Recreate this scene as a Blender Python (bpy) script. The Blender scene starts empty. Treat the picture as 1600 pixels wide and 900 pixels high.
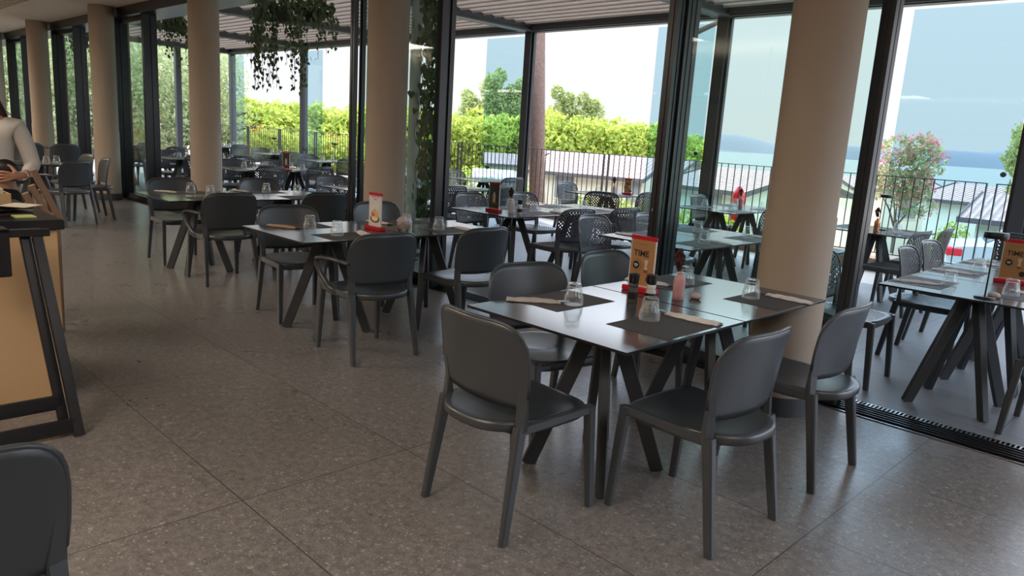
import bpy, math, random
from mathutils import Vector, Matrix
random.seed(7)
scene = bpy.context.scene
COL = scene.collection
PI = math.pi

# ------------------------------------------------------------------ camera
cam_data = bpy.data.cameras.new('camera'); cam = bpy.data.objects.new('camera', cam_data); COL.objects.link(cam)
CAM_F = Vector((-0.68614295, 0.69940055, -0.20011679)); CAM_R = Vector((0.70360839, 0.70790905, 0.06164424)); CAM_U = Vector((-0.18477851, 0.09850709, 0.97783089))
cam.matrix_world = Matrix(((CAM_R.x, CAM_U.x, -CAM_F.x, 0), (CAM_R.y, CAM_U.y, -CAM_F.y, 0), (CAM_R.z, CAM_U.z, -CAM_F.z, 1.5), (0, 0, 0, 1)))
cam_data.sensor_width = 36; cam_data.lens = 1155.46/1600*36; cam_data.clip_end = 40000; cam_data.clip_start = 0.05
scene.camera = cam
# ------------------------------------------------------------------ world, sun, exposure
world = bpy.data.worlds.new('world'); scene.world = world; world.use_nodes = True
nt = world.node_tree; nt.nodes.clear()
n_out = nt.nodes.new('ShaderNodeOutputWorld'); n_bg = nt.nodes.new('ShaderNodeBackground')
n_tc = nt.nodes.new('ShaderNodeTexCoord'); n_sep = nt.nodes.new('ShaderNodeSeparateXYZ'); n_cr = nt.nodes.new('ShaderNodeValToRGB')
nt.links.new(n_tc.outputs['Generated'], n_sep.inputs[0]); nt.links.new(n_sep.outputs['Z'], n_cr.inputs[0])
el = n_cr.color_ramp.elements
el[0].position = 0.0; el[0].color = (0.57, 0.58, 0.60, 1); el[1].position = 1.0; el[1].color = (0.9, 1.15, 1.6, 1)
for pos_, c_ in ((0.17, (0.60, 0.62, 0.65)), (0.205, (0.85, 0.89, 0.96)), (0.235, (2.2, 2.4, 2.7)), (0.30, (2.5, 2.9, 3.55)), (0.55, (2.5, 2.8, 3.3))):
    e = el.new(pos_); e.color = (*c_, 1)
nt.links.new(n_cr.outputs[0], n_bg.inputs[0]); nt.links.new(n_bg.outputs[0], n_out.inputs[0])
n_bg.inputs[1].default_value = 1.0
sun_d = bpy.data.lights.new('sun', 'SUN'); sun = bpy.data.objects.new('sun', sun_d); COL.objects.link(sun)
sun_d.energy = 3.6; sun_d.angle = 0.012; sun_d.color = (1.0, 0.95, 0.86)
SUN_DIR = Vector((-0.50, 0.20, 0.85)).normalized()      # towards the sun
sun.rotation_euler = (-SUN_DIR).to_track_quat('-Z', 'Y').to_euler()
def area(name, loc, sx, sy, power, colour, rot=(0, 0, 0)):
    d = bpy.data.lights.new(name, 'AREA'); d.shape = 'RECTANGLE'; d.size = sx; d.size_y = sy; d.energy = power; d.color = colour
    o = bpy.data.objects.new(name, d); COL.objects.link(o); o.location = loc; o.rotation_euler = rot; return o
area('ceiling_panel_light', (-2.0, -1.2, 3.12), 2.4, 1.2, 55, (1.0, 0.86, 0.74))
area('ceiling_panel_light', (2.0, 1.0, 3.12), 1.2, 2.4, 30, (1.0, 0.93, 0.88))
area('ceiling_panel_light', (-7.5, -0.6, 3.12), 2.4, 1.2, 70, (1.0, 0.87, 0.73))
area('ceiling_panel_light', (-13.0, 0.2, 3.12), 2.4, 1.2, 70, (1.0, 0.87, 0.73))
area('ceiling_panel_light', (-20.0, 1.0, 3.12), 2.4, 1.2, 110, (1.0, 0.84, 0.66))
for ux_, uy_, ul_ in ((-6.0, -2.6, 12.0), (-19.0, -1.6, 11.0)):      # unseen uplights added to lighten the ceiling
    area('added_ceiling_uplight', (ux_, uy_, 2.36), ul_, 0.16, 120, (1.0, 0.88, 0.74), (PI, 0, 0))
vs = scene.view_settings; vs.view_transform = 'Standard'; vs.look = 'None'; vs.gamma = 1; vs.use_curve_mapping = False; vs.exposure = 0.78
cy = scene.cycles
cy.max_bounces = 8; cy.diffuse_bounces = 4; cy.glossy_bounces = 4; cy.transmission_bounces = 8; cy.transparent_max_bounces = 24
cy.caustics_reflective = False; cy.caustics_refractive = False; cy.sample_clamp_indirect = 6
try:
    cy.use_denoising = True; cy.denoiser = 'OPENIMAGEDENOISE'
except Exception: pass

# ------------------------------------------------------------------ materials
def new_mat(name):
    m = bpy.data.materials.new(name); m.use_nodes = True; t = m.node_tree; b = t.nodes['Principled BSDF']; return m, t, b
def pmat(name, col, rough=0.5, metal=0.0, ior=1.45, noise=0.0, nscale=8.0, bump=0.0, trans=0.0, sheen=0.0):
    m, t, b = new_mat(name)
    b.inputs['Roughness'].default_value = rough; b.inputs['Metallic'].default_value = metal; b.inputs['IOR'].default_value = ior
    b.inputs['Base Color'].default_value = (*col, 1)
    if trans: b.inputs['Transmission Weight'].default_value = trans
    if noise or bump:
        tc = t.nodes.new('ShaderNodeTexCoord'); nz = t.nodes.new('ShaderNodeTexNoise'); nz.inputs['Scale'].default_value = nscale; nz.inputs['Detail'].default_value = 4
        t.links.new(tc.outputs['Object'], nz.inputs['Vector'])
        if noise:
            mx = t.nodes.new('ShaderNodeMix'); mx.data_type = 'RGBA'
            mx.inputs[6].default_value = (*[c*(1-noise) for c in col], 1); mx.inputs[7].default_value = (*[min(1, c*(1+noise)) for c in col], 1)
            t.links.new(nz.outputs['Fac'], mx.inputs[0]); t.links.new(mx.outputs[2], b.inputs['Base Color'])
        if bump:
            bp = t.nodes.new('ShaderNodeBump'); bp.inputs['Strength'].default_value = bump; bp.inputs['Distance'].default_value = 0.01
            t.links.new(nz.outputs['Fac'], bp.inputs['Height']); t.links.new(bp.outputs[0], b.inputs['Normal'])
    return m
def math_node(t, op, a=None, b=None):
    n = t.nodes.new('ShaderNodeMath'); n.operation = op
    for i, v in enumerate((a, b)):
        if v is None: continue
        if isinstance(v, (int, float)): n.inputs[i].default_value = v
        else: t.links.new(v, n.inputs[i])
    return n.outputs[0]
def tile_floor(name, base, chip, px, py, ox, oy, rough, chips=True, var=0.25, line=0.005, dark=0.28):
    m, t, b = new_mat(name)
    geo = t.nodes.new('ShaderNodeNewGeometry'); sep = t.nodes.new('ShaderNodeSeparateXYZ'); t.links.new(geo.outputs['Position'], sep.inputs[0])
    def line_mask(s, o, p):
        v = math_node(t, 'SUBTRACT', s, o); v = math_node(t, 'DIVIDE', v, p); f = math_node(t, 'FRACT', v)
        c = math_node(t, 'SUBTRACT', f, 0.5); c = math_node(t, 'ABSOLUTE', c)
        return math_node(t, 'GREATER_THAN', c, 0.5-line/p/2), math_node(t, 'FLOOR', v)
    mx_, cx = line_mask(sep.outputs[0], ox, px); my_, cy_ = line_mask(sep.outputs[1], oy, py)
    g = math_node(t, 'MAXIMUM', mx_, my_)
    comb = t.nodes.new('ShaderNodeCombineXYZ'); t.links.new(cx, comb.inputs[0]); t.links.new(cy_, comb.inputs[1])
    wn = t.nodes.new('ShaderNodeTexWhiteNoise'); wn.noise_dimensions = '3D'; t.links.new(comb.outputs[0], wn.inputs['Vector'])
    nz = t.nodes.new('ShaderNodeTexNoise'); nz.inputs['Scale'].default_value = 1.7; nz.inputs['Detail'].default_value = 6; nz.inputs['Roughness'].default_value = 0.65
    t.links.new(geo.outputs['Position'], nz.inputs['Vector'])
    f = math_node(t, 'MULTIPLY', wn.outputs['Value'], 0.35); f = math_node(t, 'ADD', f, nz.outputs['Fac']); f = math_node(t, 'MULTIPLY', f, 0.8)
    mix = t.nodes.new('ShaderNodeMix'); mix.data_type = 'RGBA'
    mix.inputs[6].default_value = (*[c*(1-var) for c in base], 1); mix.inputs[7].default_value = (*[c*(1+var) for c in base], 1); t.links.new(f, mix.inputs[0])
    colr = mix.outputs[2]
    if chips:
        n2 = t.nodes.new('ShaderNodeTexNoise'); n2.inputs['Scale'].default_value = 26; n2.inputs['Detail'].default_value = 5; n2.inputs['Roughness'].default_value = 0.7; t.links.new(geo.outputs['Position'], n2.inputs['Vector'])
        rp = t.nodes.new('ShaderNodeValToRGB'); rp.color_ramp.elements[0].position = 0.36; rp.color_ramp.elements[0].color = (0.66, 0.65, 0.64, 1); rp.color_ramp.elements[1].position = 0.66; rp.color_ramp.elements[1].color = (1.16, 1.16, 1.16, 1); t.links.new(n2.outputs['Fac'], rp.inputs[0])
        mm = t.nodes.new('ShaderNodeMix'); mm.data_type = 'RGBA'; mm.blend_type = 'MULTIPLY'; mm.inputs[0].default_value = 1.0; t.links.new(colr, mm.inputs[6]); t.links.new(rp.outputs[0], mm.inputs[7]); colr = mm.outputs[2]
        for sc, th, amt, seed in ((62, 0.68, 0.42, 0), (115, 0.5, 0.34, 5), (34, 0.84, 0.36, 9), (120, 0.5, 0.16, 3), (80, 0.66, 0.12, 3), (150, 0.5, 0.3, 1)):
            mp = t.nodes.new('ShaderNodeMapping'); mp.inputs['Location'].default_value = (seed, seed*2, 0); mp.inputs['Scale'].default_value = (1, 1.25, 1)
            dn = t.nodes.new('ShaderNodeTexNoise'); dn.inputs['Scale'].default_value = sc*0.9; t.links.new(geo.outputs['Position'], dn.inputs['Vector'])
            sc_ = t.nodes.new('ShaderNodeVectorMath'); sc_.operation = 'SCALE'; t.links.new(dn.outputs['Color'], sc_.inputs[0]); sc_.inputs['Scale'].default_value = 0.8/sc
            ad = t.nodes.new('ShaderNodeVectorMath'); t.links.new(geo.outputs['Position'], ad.inputs[0]); t.links.new(sc_.outputs[0], ad.inputs[1])
            vo = t.nodes.new('ShaderNodeTexVoronoi'); vo.inputs['Scale'].default_value = sc; t.links.new(ad.outputs[0], mp.inputs[0]); t.links.new(mp.outputs[0], vo.inputs['Vector'])
            s2 = t.nodes.new('ShaderNodeSeparateColor'); t.links.new(vo.outputs['Color'], s2.inputs[0])
            a1 = math_node(t, 'GREATER_THAN', s2.outputs[0], th); a2 = math_node(t, 'LESS_THAN', vo.outputs['Distance'], math_node(t, 'MULTIPLY', s2.outputs[1], 0.42))
            mk = math_node(t, 'MULTIPLY', a1, a2); mk = math_node(t, 'MULTIPLY', mk, amt)
            m2 = t.nodes.new('ShaderNodeMix'); m2.data_type = 'RGBA'; t.links.new(mk, m2.inputs[0]); t.links.new(colr, m2.inputs[6])
            if seed == 3: m2.inputs[7].default_value = (*[c*0.45 for c in base], 1)
            else: m2.inputs[7].default_value = (*chip, 1)
            colr = m2.outputs[2]
    m3 = t.nodes.new('ShaderNodeMix'); m3.data_type = 'RGBA'; t.links.new(g, m3.inputs[0]); t.links.new(colr, m3.inputs[6]); m3.inputs[7].default_value = (*[c*dark for c in base], 1)
    t.links.new(m3.outputs[2], b.inputs['Base Color'])
    b.inputs['Roughness'].default_value = rough; b.inputs['IOR'].default_value = 1.6
    r2 = math_node(t, 'MULTIPLY', nz.outputs['Fac'], 0.25); r2 = math_node(t, 'ADD', r2, rough-0.12); t.links.new(r2, b.inputs['Roughness'])
    return m
def glass_mat(name, tint, refl=1.0, rough=0.0, ior=1.5, dirt=0.0):
    m = bpy.data.materials.new(name); m.use_nodes = True; t = m.node_tree; t.nodes.clear()
    o = t.nodes.new('ShaderNodeOutputMaterial'); tr = t.nodes.new('ShaderNodeBsdfTransparent'); tr.inputs[0].default_value = (*tint, 1)
    gl = t.nodes.new('ShaderNodeBsdfGlossy'); gl.inputs['Roughness'].default_value = rough; gl.inputs[0].default_value = (refl, refl, refl, 1)
    fr = t.nodes.new('ShaderNodeFresnel'); gm = t.nodes.new('ShaderNodeNewGeometry'); im = t.nodes.new('ShaderNodeMix'); im.data_type = 'FLOAT'
    im.inputs[2].default_value = ior; im.inputs[3].default_value = 1/ior; t.links.new(gm.outputs['Backfacing'], im.inputs[0]); t.links.new(im.outputs[0], fr.inputs[0])
    mx = t.nodes.new('ShaderNodeMixShader'); t.links.new(fr.outputs[0], mx.inputs[0]); t.links.new(tr.outputs[0], mx.inputs[1]); t.links.new(gl.outputs[0], mx.inputs[2])
    t.links.new(mx.outputs[0], o.inputs[0]); return m
def tumbler_mat():
    m = glass_mat('clear_tumbler_glass', (0.95, 0.965, 0.965), 1.0, 0.02, 1.5); t = m.node_tree
    o = [n for n in t.nodes if n.type == 'OUTPUT_MATERIAL'][0]; prev = o.inputs[0].links[0].from_socket
    d = t.nodes.new('ShaderNodeBsdfDiffuse'); d.inputs[0].default_value = (0.9, 0.92, 0.92, 1); tl = t.nodes.new('ShaderNodeBsdfTranslucent'); tl.inputs[0].default_value = (0.9, 0.92, 0.92, 1)
    a = t.nodes.new('ShaderNodeMixShader'); t.links.new(d.outputs[0], a.inputs[1]); t.links.new(tl.outputs[0], a.inputs[2])
    lw = t.nodes.new('ShaderNodeLayerWeight'); lw.inputs[0].default_value = 0.35; f = math_node(t, 'MULTIPLY', math_node(t, 'POWER', lw.outputs['Facing'], 2.0), 0.55); f = math_node(t, 'ADD', f, 0.035)
    b = t.nodes.new('ShaderNodeMixShader'); t.links.new(f, b.inputs[0]); t.links.new(prev, b.inputs[1]); t.links.new(a.outputs[0], b.inputs[2]); t.links.new(b.outputs[0], o.inputs[0]); return m
def canopy_mat():
    m, t, b = new_mat('taupe_translucent_louvre'); b.inputs['Base Color'].default_value = (0.40, 0.37, 0.345, 1); b.inputs['Roughness'].default_value = 0.6
    tl = t.nodes.new('ShaderNodeBsdfTranslucent'); tl.inputs[0].default_value = (0.78, 0.70, 0.64, 1); mx = t.nodes.new("ShaderNodeMixShader"); mx.inputs[0].default_value = 0.36
    out = t.nodes['Material Output']; t.links.new(b.outputs[0], mx.inputs[1]); t.links.new(tl.outputs[0], mx.inputs[2]); t.links.new(mx.outputs[0], out.inputs[0]); return m
def perforated(name, col, rough):
    m, t, b = new_mat(name); b.inputs['Base Color'].default_value = (*col, 1); b.inputs['Roughness'].default_value = rough
    uv = t.nodes.new('ShaderNodeUVMap'); uv.uv_map = 'UVMap'; sep = t.nodes.new('ShaderNodeSeparateXYZ'); t.links.new(uv.outputs[0], sep.inputs[0])
    p = 0.036
    a = math_node(t, 'ADD', sep.outputs[0], sep.outputs[1]); a = math_node(t, 'DIVIDE', a, p); a = math_node(t, 'FRACT', a); a = math_node(t, 'SUBTRACT', a, 0.5); a = math_node(t, 'POWER', math_node(t, 'ABSOLUTE', a), 2)
    c = math_node(t, 'SUBTRACT', sep.outputs[0], sep.outputs[1]); c = math_node(t, 'DIVIDE', c, p); c = math_node(t, 'FRACT', c); c = math_node(t, 'SUBTRACT', c, 0.5); c = math_node(t, 'POWER', math_node(t, 'ABSOLUTE', c), 2)
    d = math_node(t, 'LESS_THAN', math_node(t, 'ADD', a, c), 0.088)
    tr = t.nodes.new('ShaderNodeBsdfTransparent'); mx = t.nodes.new('ShaderNodeMixShader'); out = t.nodes['Material Output']
    t.links.new(d, mx.inputs[0]); t.links.new(b.outputs[0], mx.inputs[1]); t.links.new(tr.outputs[0], mx.inputs[2]); t.links.new(mx.outputs[0], out.inputs[0])
    return m
def roof_tile_mat(name, c1, c2, scale=1.0):
    m, t, b = new_mat(name); b.inputs['Roughness'].default_value = 0.85
    tc = t.nodes.new('ShaderNodeTexCoord'); mp = t.nodes.new('ShaderNodeMapping'); t.links.new(tc.outputs['UV'], mp.inputs[0])
    w = t.nodes.new('ShaderNodeTexWave'); w.inputs['Scale'].default_value = 0.9*scale; w.bands_direction = 'X'; t.links.new(mp.outputs[0], w.inputs['Vector'])
    w2 = t.nodes.new('ShaderNodeTexWave'); w2.inputs['Scale'].default_value = 0.8*scale; w2.bands_direction = 'Y'; w2.wave_profile = 'SAW'; t.links.new(mp.outputs[0], w2.inputs['Vector'])
    nz = t.nodes.new('ShaderNodeTexNoise'); nz.inputs['Scale'].default_value = 6; t.links.new(mp.outputs[0], nz.inputs['Vector'])
    f = math_node(t, 'MULTIPLY', w.outputs['Fac'], w2.outputs['Fac']); f = math_node(t, 'MULTIPLY', math_node(t, 'ADD', f, nz.outputs['Fac']), 0.7)
    mx = t.nodes.new('ShaderNodeMix'); mx.data_type = 'RGBA'; mx.inputs[6].default_value = (*c1, 1); mx.inputs[7].default_value = (*c2, 1)
    t.links.new(f, mx.inputs[0]); t.links.new(mx.outputs[2], b.inputs['Base Color'])
    bp = t.nodes.new('ShaderNodeBump'); bp.inputs['Strength'].default_value = 0.8; bp.inputs['Distance'].default_value = 0.05
    hh = math_node(t, 'ADD', w.outputs['Fac'], w2.outputs['Fac']); t.links.new(hh, bp.inputs['Height']); t.links.new(bp.outputs[0], b.inputs['Normal'])
    return m
def leaf_mat(name, col, col2, transl=0.45):
    m = bpy.data.materials.new(name); m.use_nodes = True; t = m.node_tree; t.nodes.clear()
    o = t.nodes.new('ShaderNodeOutputMaterial'); d = t.nodes.new('ShaderNodeBsdfDiffuse'); tl = t.nodes.new('ShaderNodeBsdfTranslucent'); mx = t.nodes.new('ShaderNodeMixShader'); mx.inputs[0].default_value = transl
    geo = t.nodes.new('ShaderNodeNewGeometry'); c = t.nodes.new('ShaderNodeMix'); c.data_type = 'RGBA'; c.inputs[6].default_value = (*col, 1); c.inputs[7].default_value = (*col2, 1)
    t.links.new(geo.outputs['Random Per Island'], c.inputs[0]); t.links.new(c.outputs[2], d.inputs[0]); t.links.new(c.outputs[2], tl.inputs[0])
    t.links.new(d.outputs[0], mx.inputs[1]); t.links.new(tl.outputs[0], mx.inputs[2]); t.links.new(mx.outputs[0], o.inputs[0]); return m

M = {}
M['floor'] = tile_floor('terrazzo_tile_floor', (0.205, 0.190, 0.181), (0.55, 0.515, 0.47), 1.62, 0.815, -1.03, 1.23, 0.30)
M['terrace'] = tile_floor('grey_stone_tile', (0.20, 0.21, 0.225), (0.3, 0.3, 0.3), 1.2, 0.6, -0.8, 4.9, 0.5, chips=False, var=0.12)
M['ceiling'] = pmat('ceiling_plaster', (0.80, 0.72, 0.61), 0.9, noise=0.04, nscale=1.5)
M['wall'] = pmat('wall_plaster', (0.42, 0.36, 0.29), 0.9, noise=0.06, nscale=2)
M['column'] = pmat('column_plaster', (0.40, 0.325, 0.255), 0.75, noise=0.06, nscale=3, bump=0.05)
M['black_alu'] = pmat('black_aluminium', (0.012, 0.014, 0.018), 0.32, ior=1.6)
M['dark_metal'] = pmat('anthracite_metal', (0.055, 0.060, 0.066), 0.45)
M['alu'] = pmat('brushed_aluminium', (0.5, 0.5, 0.5), 0.3, metal=1)
M['steel'] = pmat('cutlery_steel', (0.75, 0.75, 0.76), 0.2, metal=1)
M['chair'] = pmat('charcoal_plastic', (0.050, 0.057, 0.065), 0.33, ior=1.6, noise=0.04, nscale=60)
M['perf'] = perforated('charcoal_perforated_plastic', (0.048, 0.053, 0.060), 0.42)
M['table_top'] = pmat('black_laminate', (0.062, 0.066, 0.070), 0.15, ior=3.0, noise=0.04, nscale=3)
M['table_edge'] = pmat('black_laminate_edge', (0.012, 0.012, 0.013), 0.4)
M['table_leg'] = pmat('charcoal_aluminium', (0.045, 0.049, 0.054), 0.42)
M['mat'] = pmat('dark_paper_mat', (0.062, 0.057, 0.054), 0.7, noise=0.1, nscale=40)
M['paper'] = pmat('napkin_paper', (0.78, 0.74, 0.70), 0.9, noise=0.08, nscale=90, bump=0.3)
M['kraft'] = pmat('kraft_paper', (0.42, 0.27, 0.17), 0.9, noise=0.12, nscale=60, bump=0.3)
M['grey_paper'] = pmat('grey_napkin_paper', (0.50, 0.46, 0.42), 0.9, noise=0.12, nscale=80, bump=0.35)
M['tumbler'] = tumbler_mat()
M['door_glass'] = glass_mat('teal_door_glass', (0.81, 0.905, 0.885), 0.9, 0.0, 1.42)
M['outer_glass'] = glass_mat('blue_screen_glass', (0.73, 0.855, 0.90), 0.8, 0.0, 1.30)
M['red_plastic'] = pmat('red_acrylic', (0.55, 0.012, 0.03), 0.25)
M['white_plastic'] = pmat('white_card', (0.72, 0.70, 0.68), 0.5)
M['tan_card'] = pmat('tan_printed_card', (0.42, 0.215, 0.085), 0.55, noise=0.15, nscale=12)
M['dark_card'] = pmat('dark_printed_card', (0.05, 0.05, 0.045), 0.5, noise=0.4, nscale=14)
M['ink'] = pmat('black_ink', (0.02, 0.018, 0.018), 0.6)
M['pale_ink'] = pmat('pale_print', (0.62, 0.5, 0.4), 0.6)
M['brown_ink'] = pmat('brown_print', (0.25, 0.10, 0.035), 0.6)
M['rose_ink'] = pmat('rose_print', (0.45, 0.16, 0.16), 0.6)
M['cream_print'] = pmat('cream_print', (0.82, 0.76, 0.62), 0.6)
M['yellow_print'] = pmat('yellow_print', (0.80, 0.52, 0.12), 0.6)
M['berry_print'] = pmat('berry_print', (0.55, 0.13, 0.09), 0.6)
M['black_plastic'] = pmat('black_plastic', (0.012, 0.012, 0.014), 0.35)
M['pepper'] = pmat('pepper_filled_glass', (0.10, 0.09, 0.08), 0.2, noise=0.5, nscale=220)
M['salt'] = pmat('salt_filled_glass', (0.62, 0.60, 0.58), 0.2, noise=0.15, nscale=220)
M['pink_glass'] = pmat('pink_glass', (0.62, 0.33, 0.35), 0.12, ior=1.45)
M['dried_flower'] = pmat('dried_flower', (0.07, 0.02, 0.025), 0.9)
M['pebble'] = pmat('pale_stone', (0.52, 0.47, 0.43), 0.8, noise=0.1, nscale=30)
M['copper'] = pmat('copper_wire', (0.55, 0.26, 0.14), 0.3, metal=1)
M['crumple'] = pmat('crumpled_cellophane', (0.6, 0.52, 0.52), 0.25, noise=0.3, nscale=60)
M['maple'] = pmat('maple_veneer', (0.62, 0.40, 0.205), 0.5, noise=0.10, nscale=2.5)
M['counter_top'] = pmat('black_counter_top', (0.016, 0.017, 0.020), 0.28)
M['brown_wood'] = pmat('brown_beech_wood', (0.26, 0.165, 0.11), 0.45, noise=0.12, nscale=9)
M['leather'] = pmat('dark_leather', (0.035, 0.022, 0.02), 0.5, noise=0.2, nscale=40)
M['green_note'] = pmat('yellow_green_paper', (0.52, 0.58, 0.22), 0.8)
M['cream_paper'] = pmat('cream_paper', (0.6, 0.56, 0.45), 0.85)
M['shirt'] = pmat('white_cotton', (0.66, 0.64, 0.61), 0.9, noise=0.05, nscale=6, bump=0.25)
M['trouser'] = pmat('black_cloth', (0.010, 0.010, 0.012), 0.85)
M['skin'] = pmat('skin', (0.50, 0.27, 0.18), 0.55, noise=0.06, nscale=15)
M['hair'] = pmat('dark_brown_hair', (0.035, 0.014, 0.010), 0.45, noise=0.4, nscale=50)
M['bark'] = pmat('pine_bark', (0.21, 0.135, 0.11), 0.95, noise=0.45, nscale=16, bump=1.0)
M['trunk'] = pmat('grey_bark', (0.20, 0.17, 0.14), 0.95, noise=0.3, nscale=12)
M['leaf_bright'] = leaf_mat('bright_green_leaves', (0.62, 0.66, 0.15), (0.27, 0.37, 0.08), 0.5)
M['leaf_mid'] = leaf_mat('mid_green_leaves', (0.30, 0.38, 0.13), (0.14, 0.22, 0.07))
M['leaf_pale'] = leaf_mat('pale_green_leaves', (0.52, 0.56, 0.24), (0.26, 0.33, 0.13), 0.5)
M['leaf_olive'] = leaf_mat('olive_leaves', (0.56, 0.60, 0.36), (0.30, 0.36, 0.18))
M['leaf_pine'] = leaf_mat('pine_needles', (0.25, 0.33, 0.10), (0.42, 0.44, 0.20))
M['leaf_vine'] = leaf_mat('vine_leaves', (0.075, 0.10, 0.055), (0.14, 0.19, 0.08), 0.25)
M['leaf_hedge'] = leaf_mat('hedge_leaves', (0.52, 0.60, 0.12), (0.25, 0.36, 0.07), 0.5)
M['flower_red'] = leaf_mat('red_flowers', (0.75, 0.03, 0.03), (0.85, 0.10, 0.08), 0.3)
M['flower_pink'] = leaf_mat('pink_flowers', (0.80, 0.22, 0.28), (0.85, 0.40, 0.38), 0.3)
M['roof'] = roof_tile_mat('clay_roof_tiles', (0.17, 0.10, 0.095), (0.50, 0.38, 0.35), 2.2)
M['roof_edge'] = pmat('dark_fascia', (0.09, 0.08, 0.08), 0.7)
M['render_cream'] = pmat('cream_render', (0.66, 0.60, 0.46), 0.9, noise=0.05, nscale=1)
M['render_pale'] = pmat('pale_green_render', (0.60, 0.62, 0.52), 0.9, noise=0.05, nscale=1)
M['shutter'] = pmat('grey_shutter', (0.22, 0.22, 0.22), 0.7)
M['pane'] = pmat('pale_window_pane', (0.26, 0.36, 0.36), 0.1)
M['ground'] = pmat('gravel_ground', (0.42, 0.38, 0.33), 0.95, noise=0.2, nscale=0.6)
M['grass'] = pmat('green_lawn', (0.12, 0.25, 0.09), 0.95, noise=0.3, nscale=2)
M['curb'] = pmat('brown_stone_curb', (0.36, 0.24, 0.17), 0.85, noise=0.25, nscale=9, bump=0.3)
M['water'] = pmat('lake_water', (0.105, 0.125, 0.108), 0.5, ior=1.25, noise=0.12, nscale=0.02, bump=0.3)
M['hill_far'] = pmat('haze_tinted_far_hills', (0.135, 0.150, 0.172), 1.0, noise=0.06, nscale=0.001)  # blue of the distance haze is put into the hill colour
M['hill_near'] = pmat('haze_tinted_wooded_shore', (0.102, 0.125, 0.150), 1.0, noise=0.08, nscale=0.002)  # same haze blue painted into the nearer wooded shore
M['car_paint'] = pmat('silver_car_paint', (0.52, 0.55, 0.58), 0.25, metal=0.3)
M['car_blue'] = pmat('blue_car_paint', (0.16, 0.26, 0.42), 0.3)
M['car_white'] = pmat('white_car_paint', (0.7, 0.71, 0.72), 0.3)
M['car_glass'] = pmat('car_glass', (0.10, 0.14, 0.16), 0.08)
M['rubber'] = pmat('rubber', (0.02, 0.02, 0.02), 0.8)
M['tail_red'] = pmat('tail_lamp_red', (0.65, 0.02, 0.03), 0.2)
M['canopy'] = canopy_mat()
M['terracotta'] = pmat('terracotta_render', (0.42, 0.17, 0.13), 0.9, noise=0.1, nscale=1)
M['yellow_wood'] = pmat('yellow_wood', (0.70, 0.42, 0.10), 0.7, noise=0.15, nscale=3)
M['basket'] = pmat('dark_hanging_pot', (0.05, 0.045, 0.04), 0.8)

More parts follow.
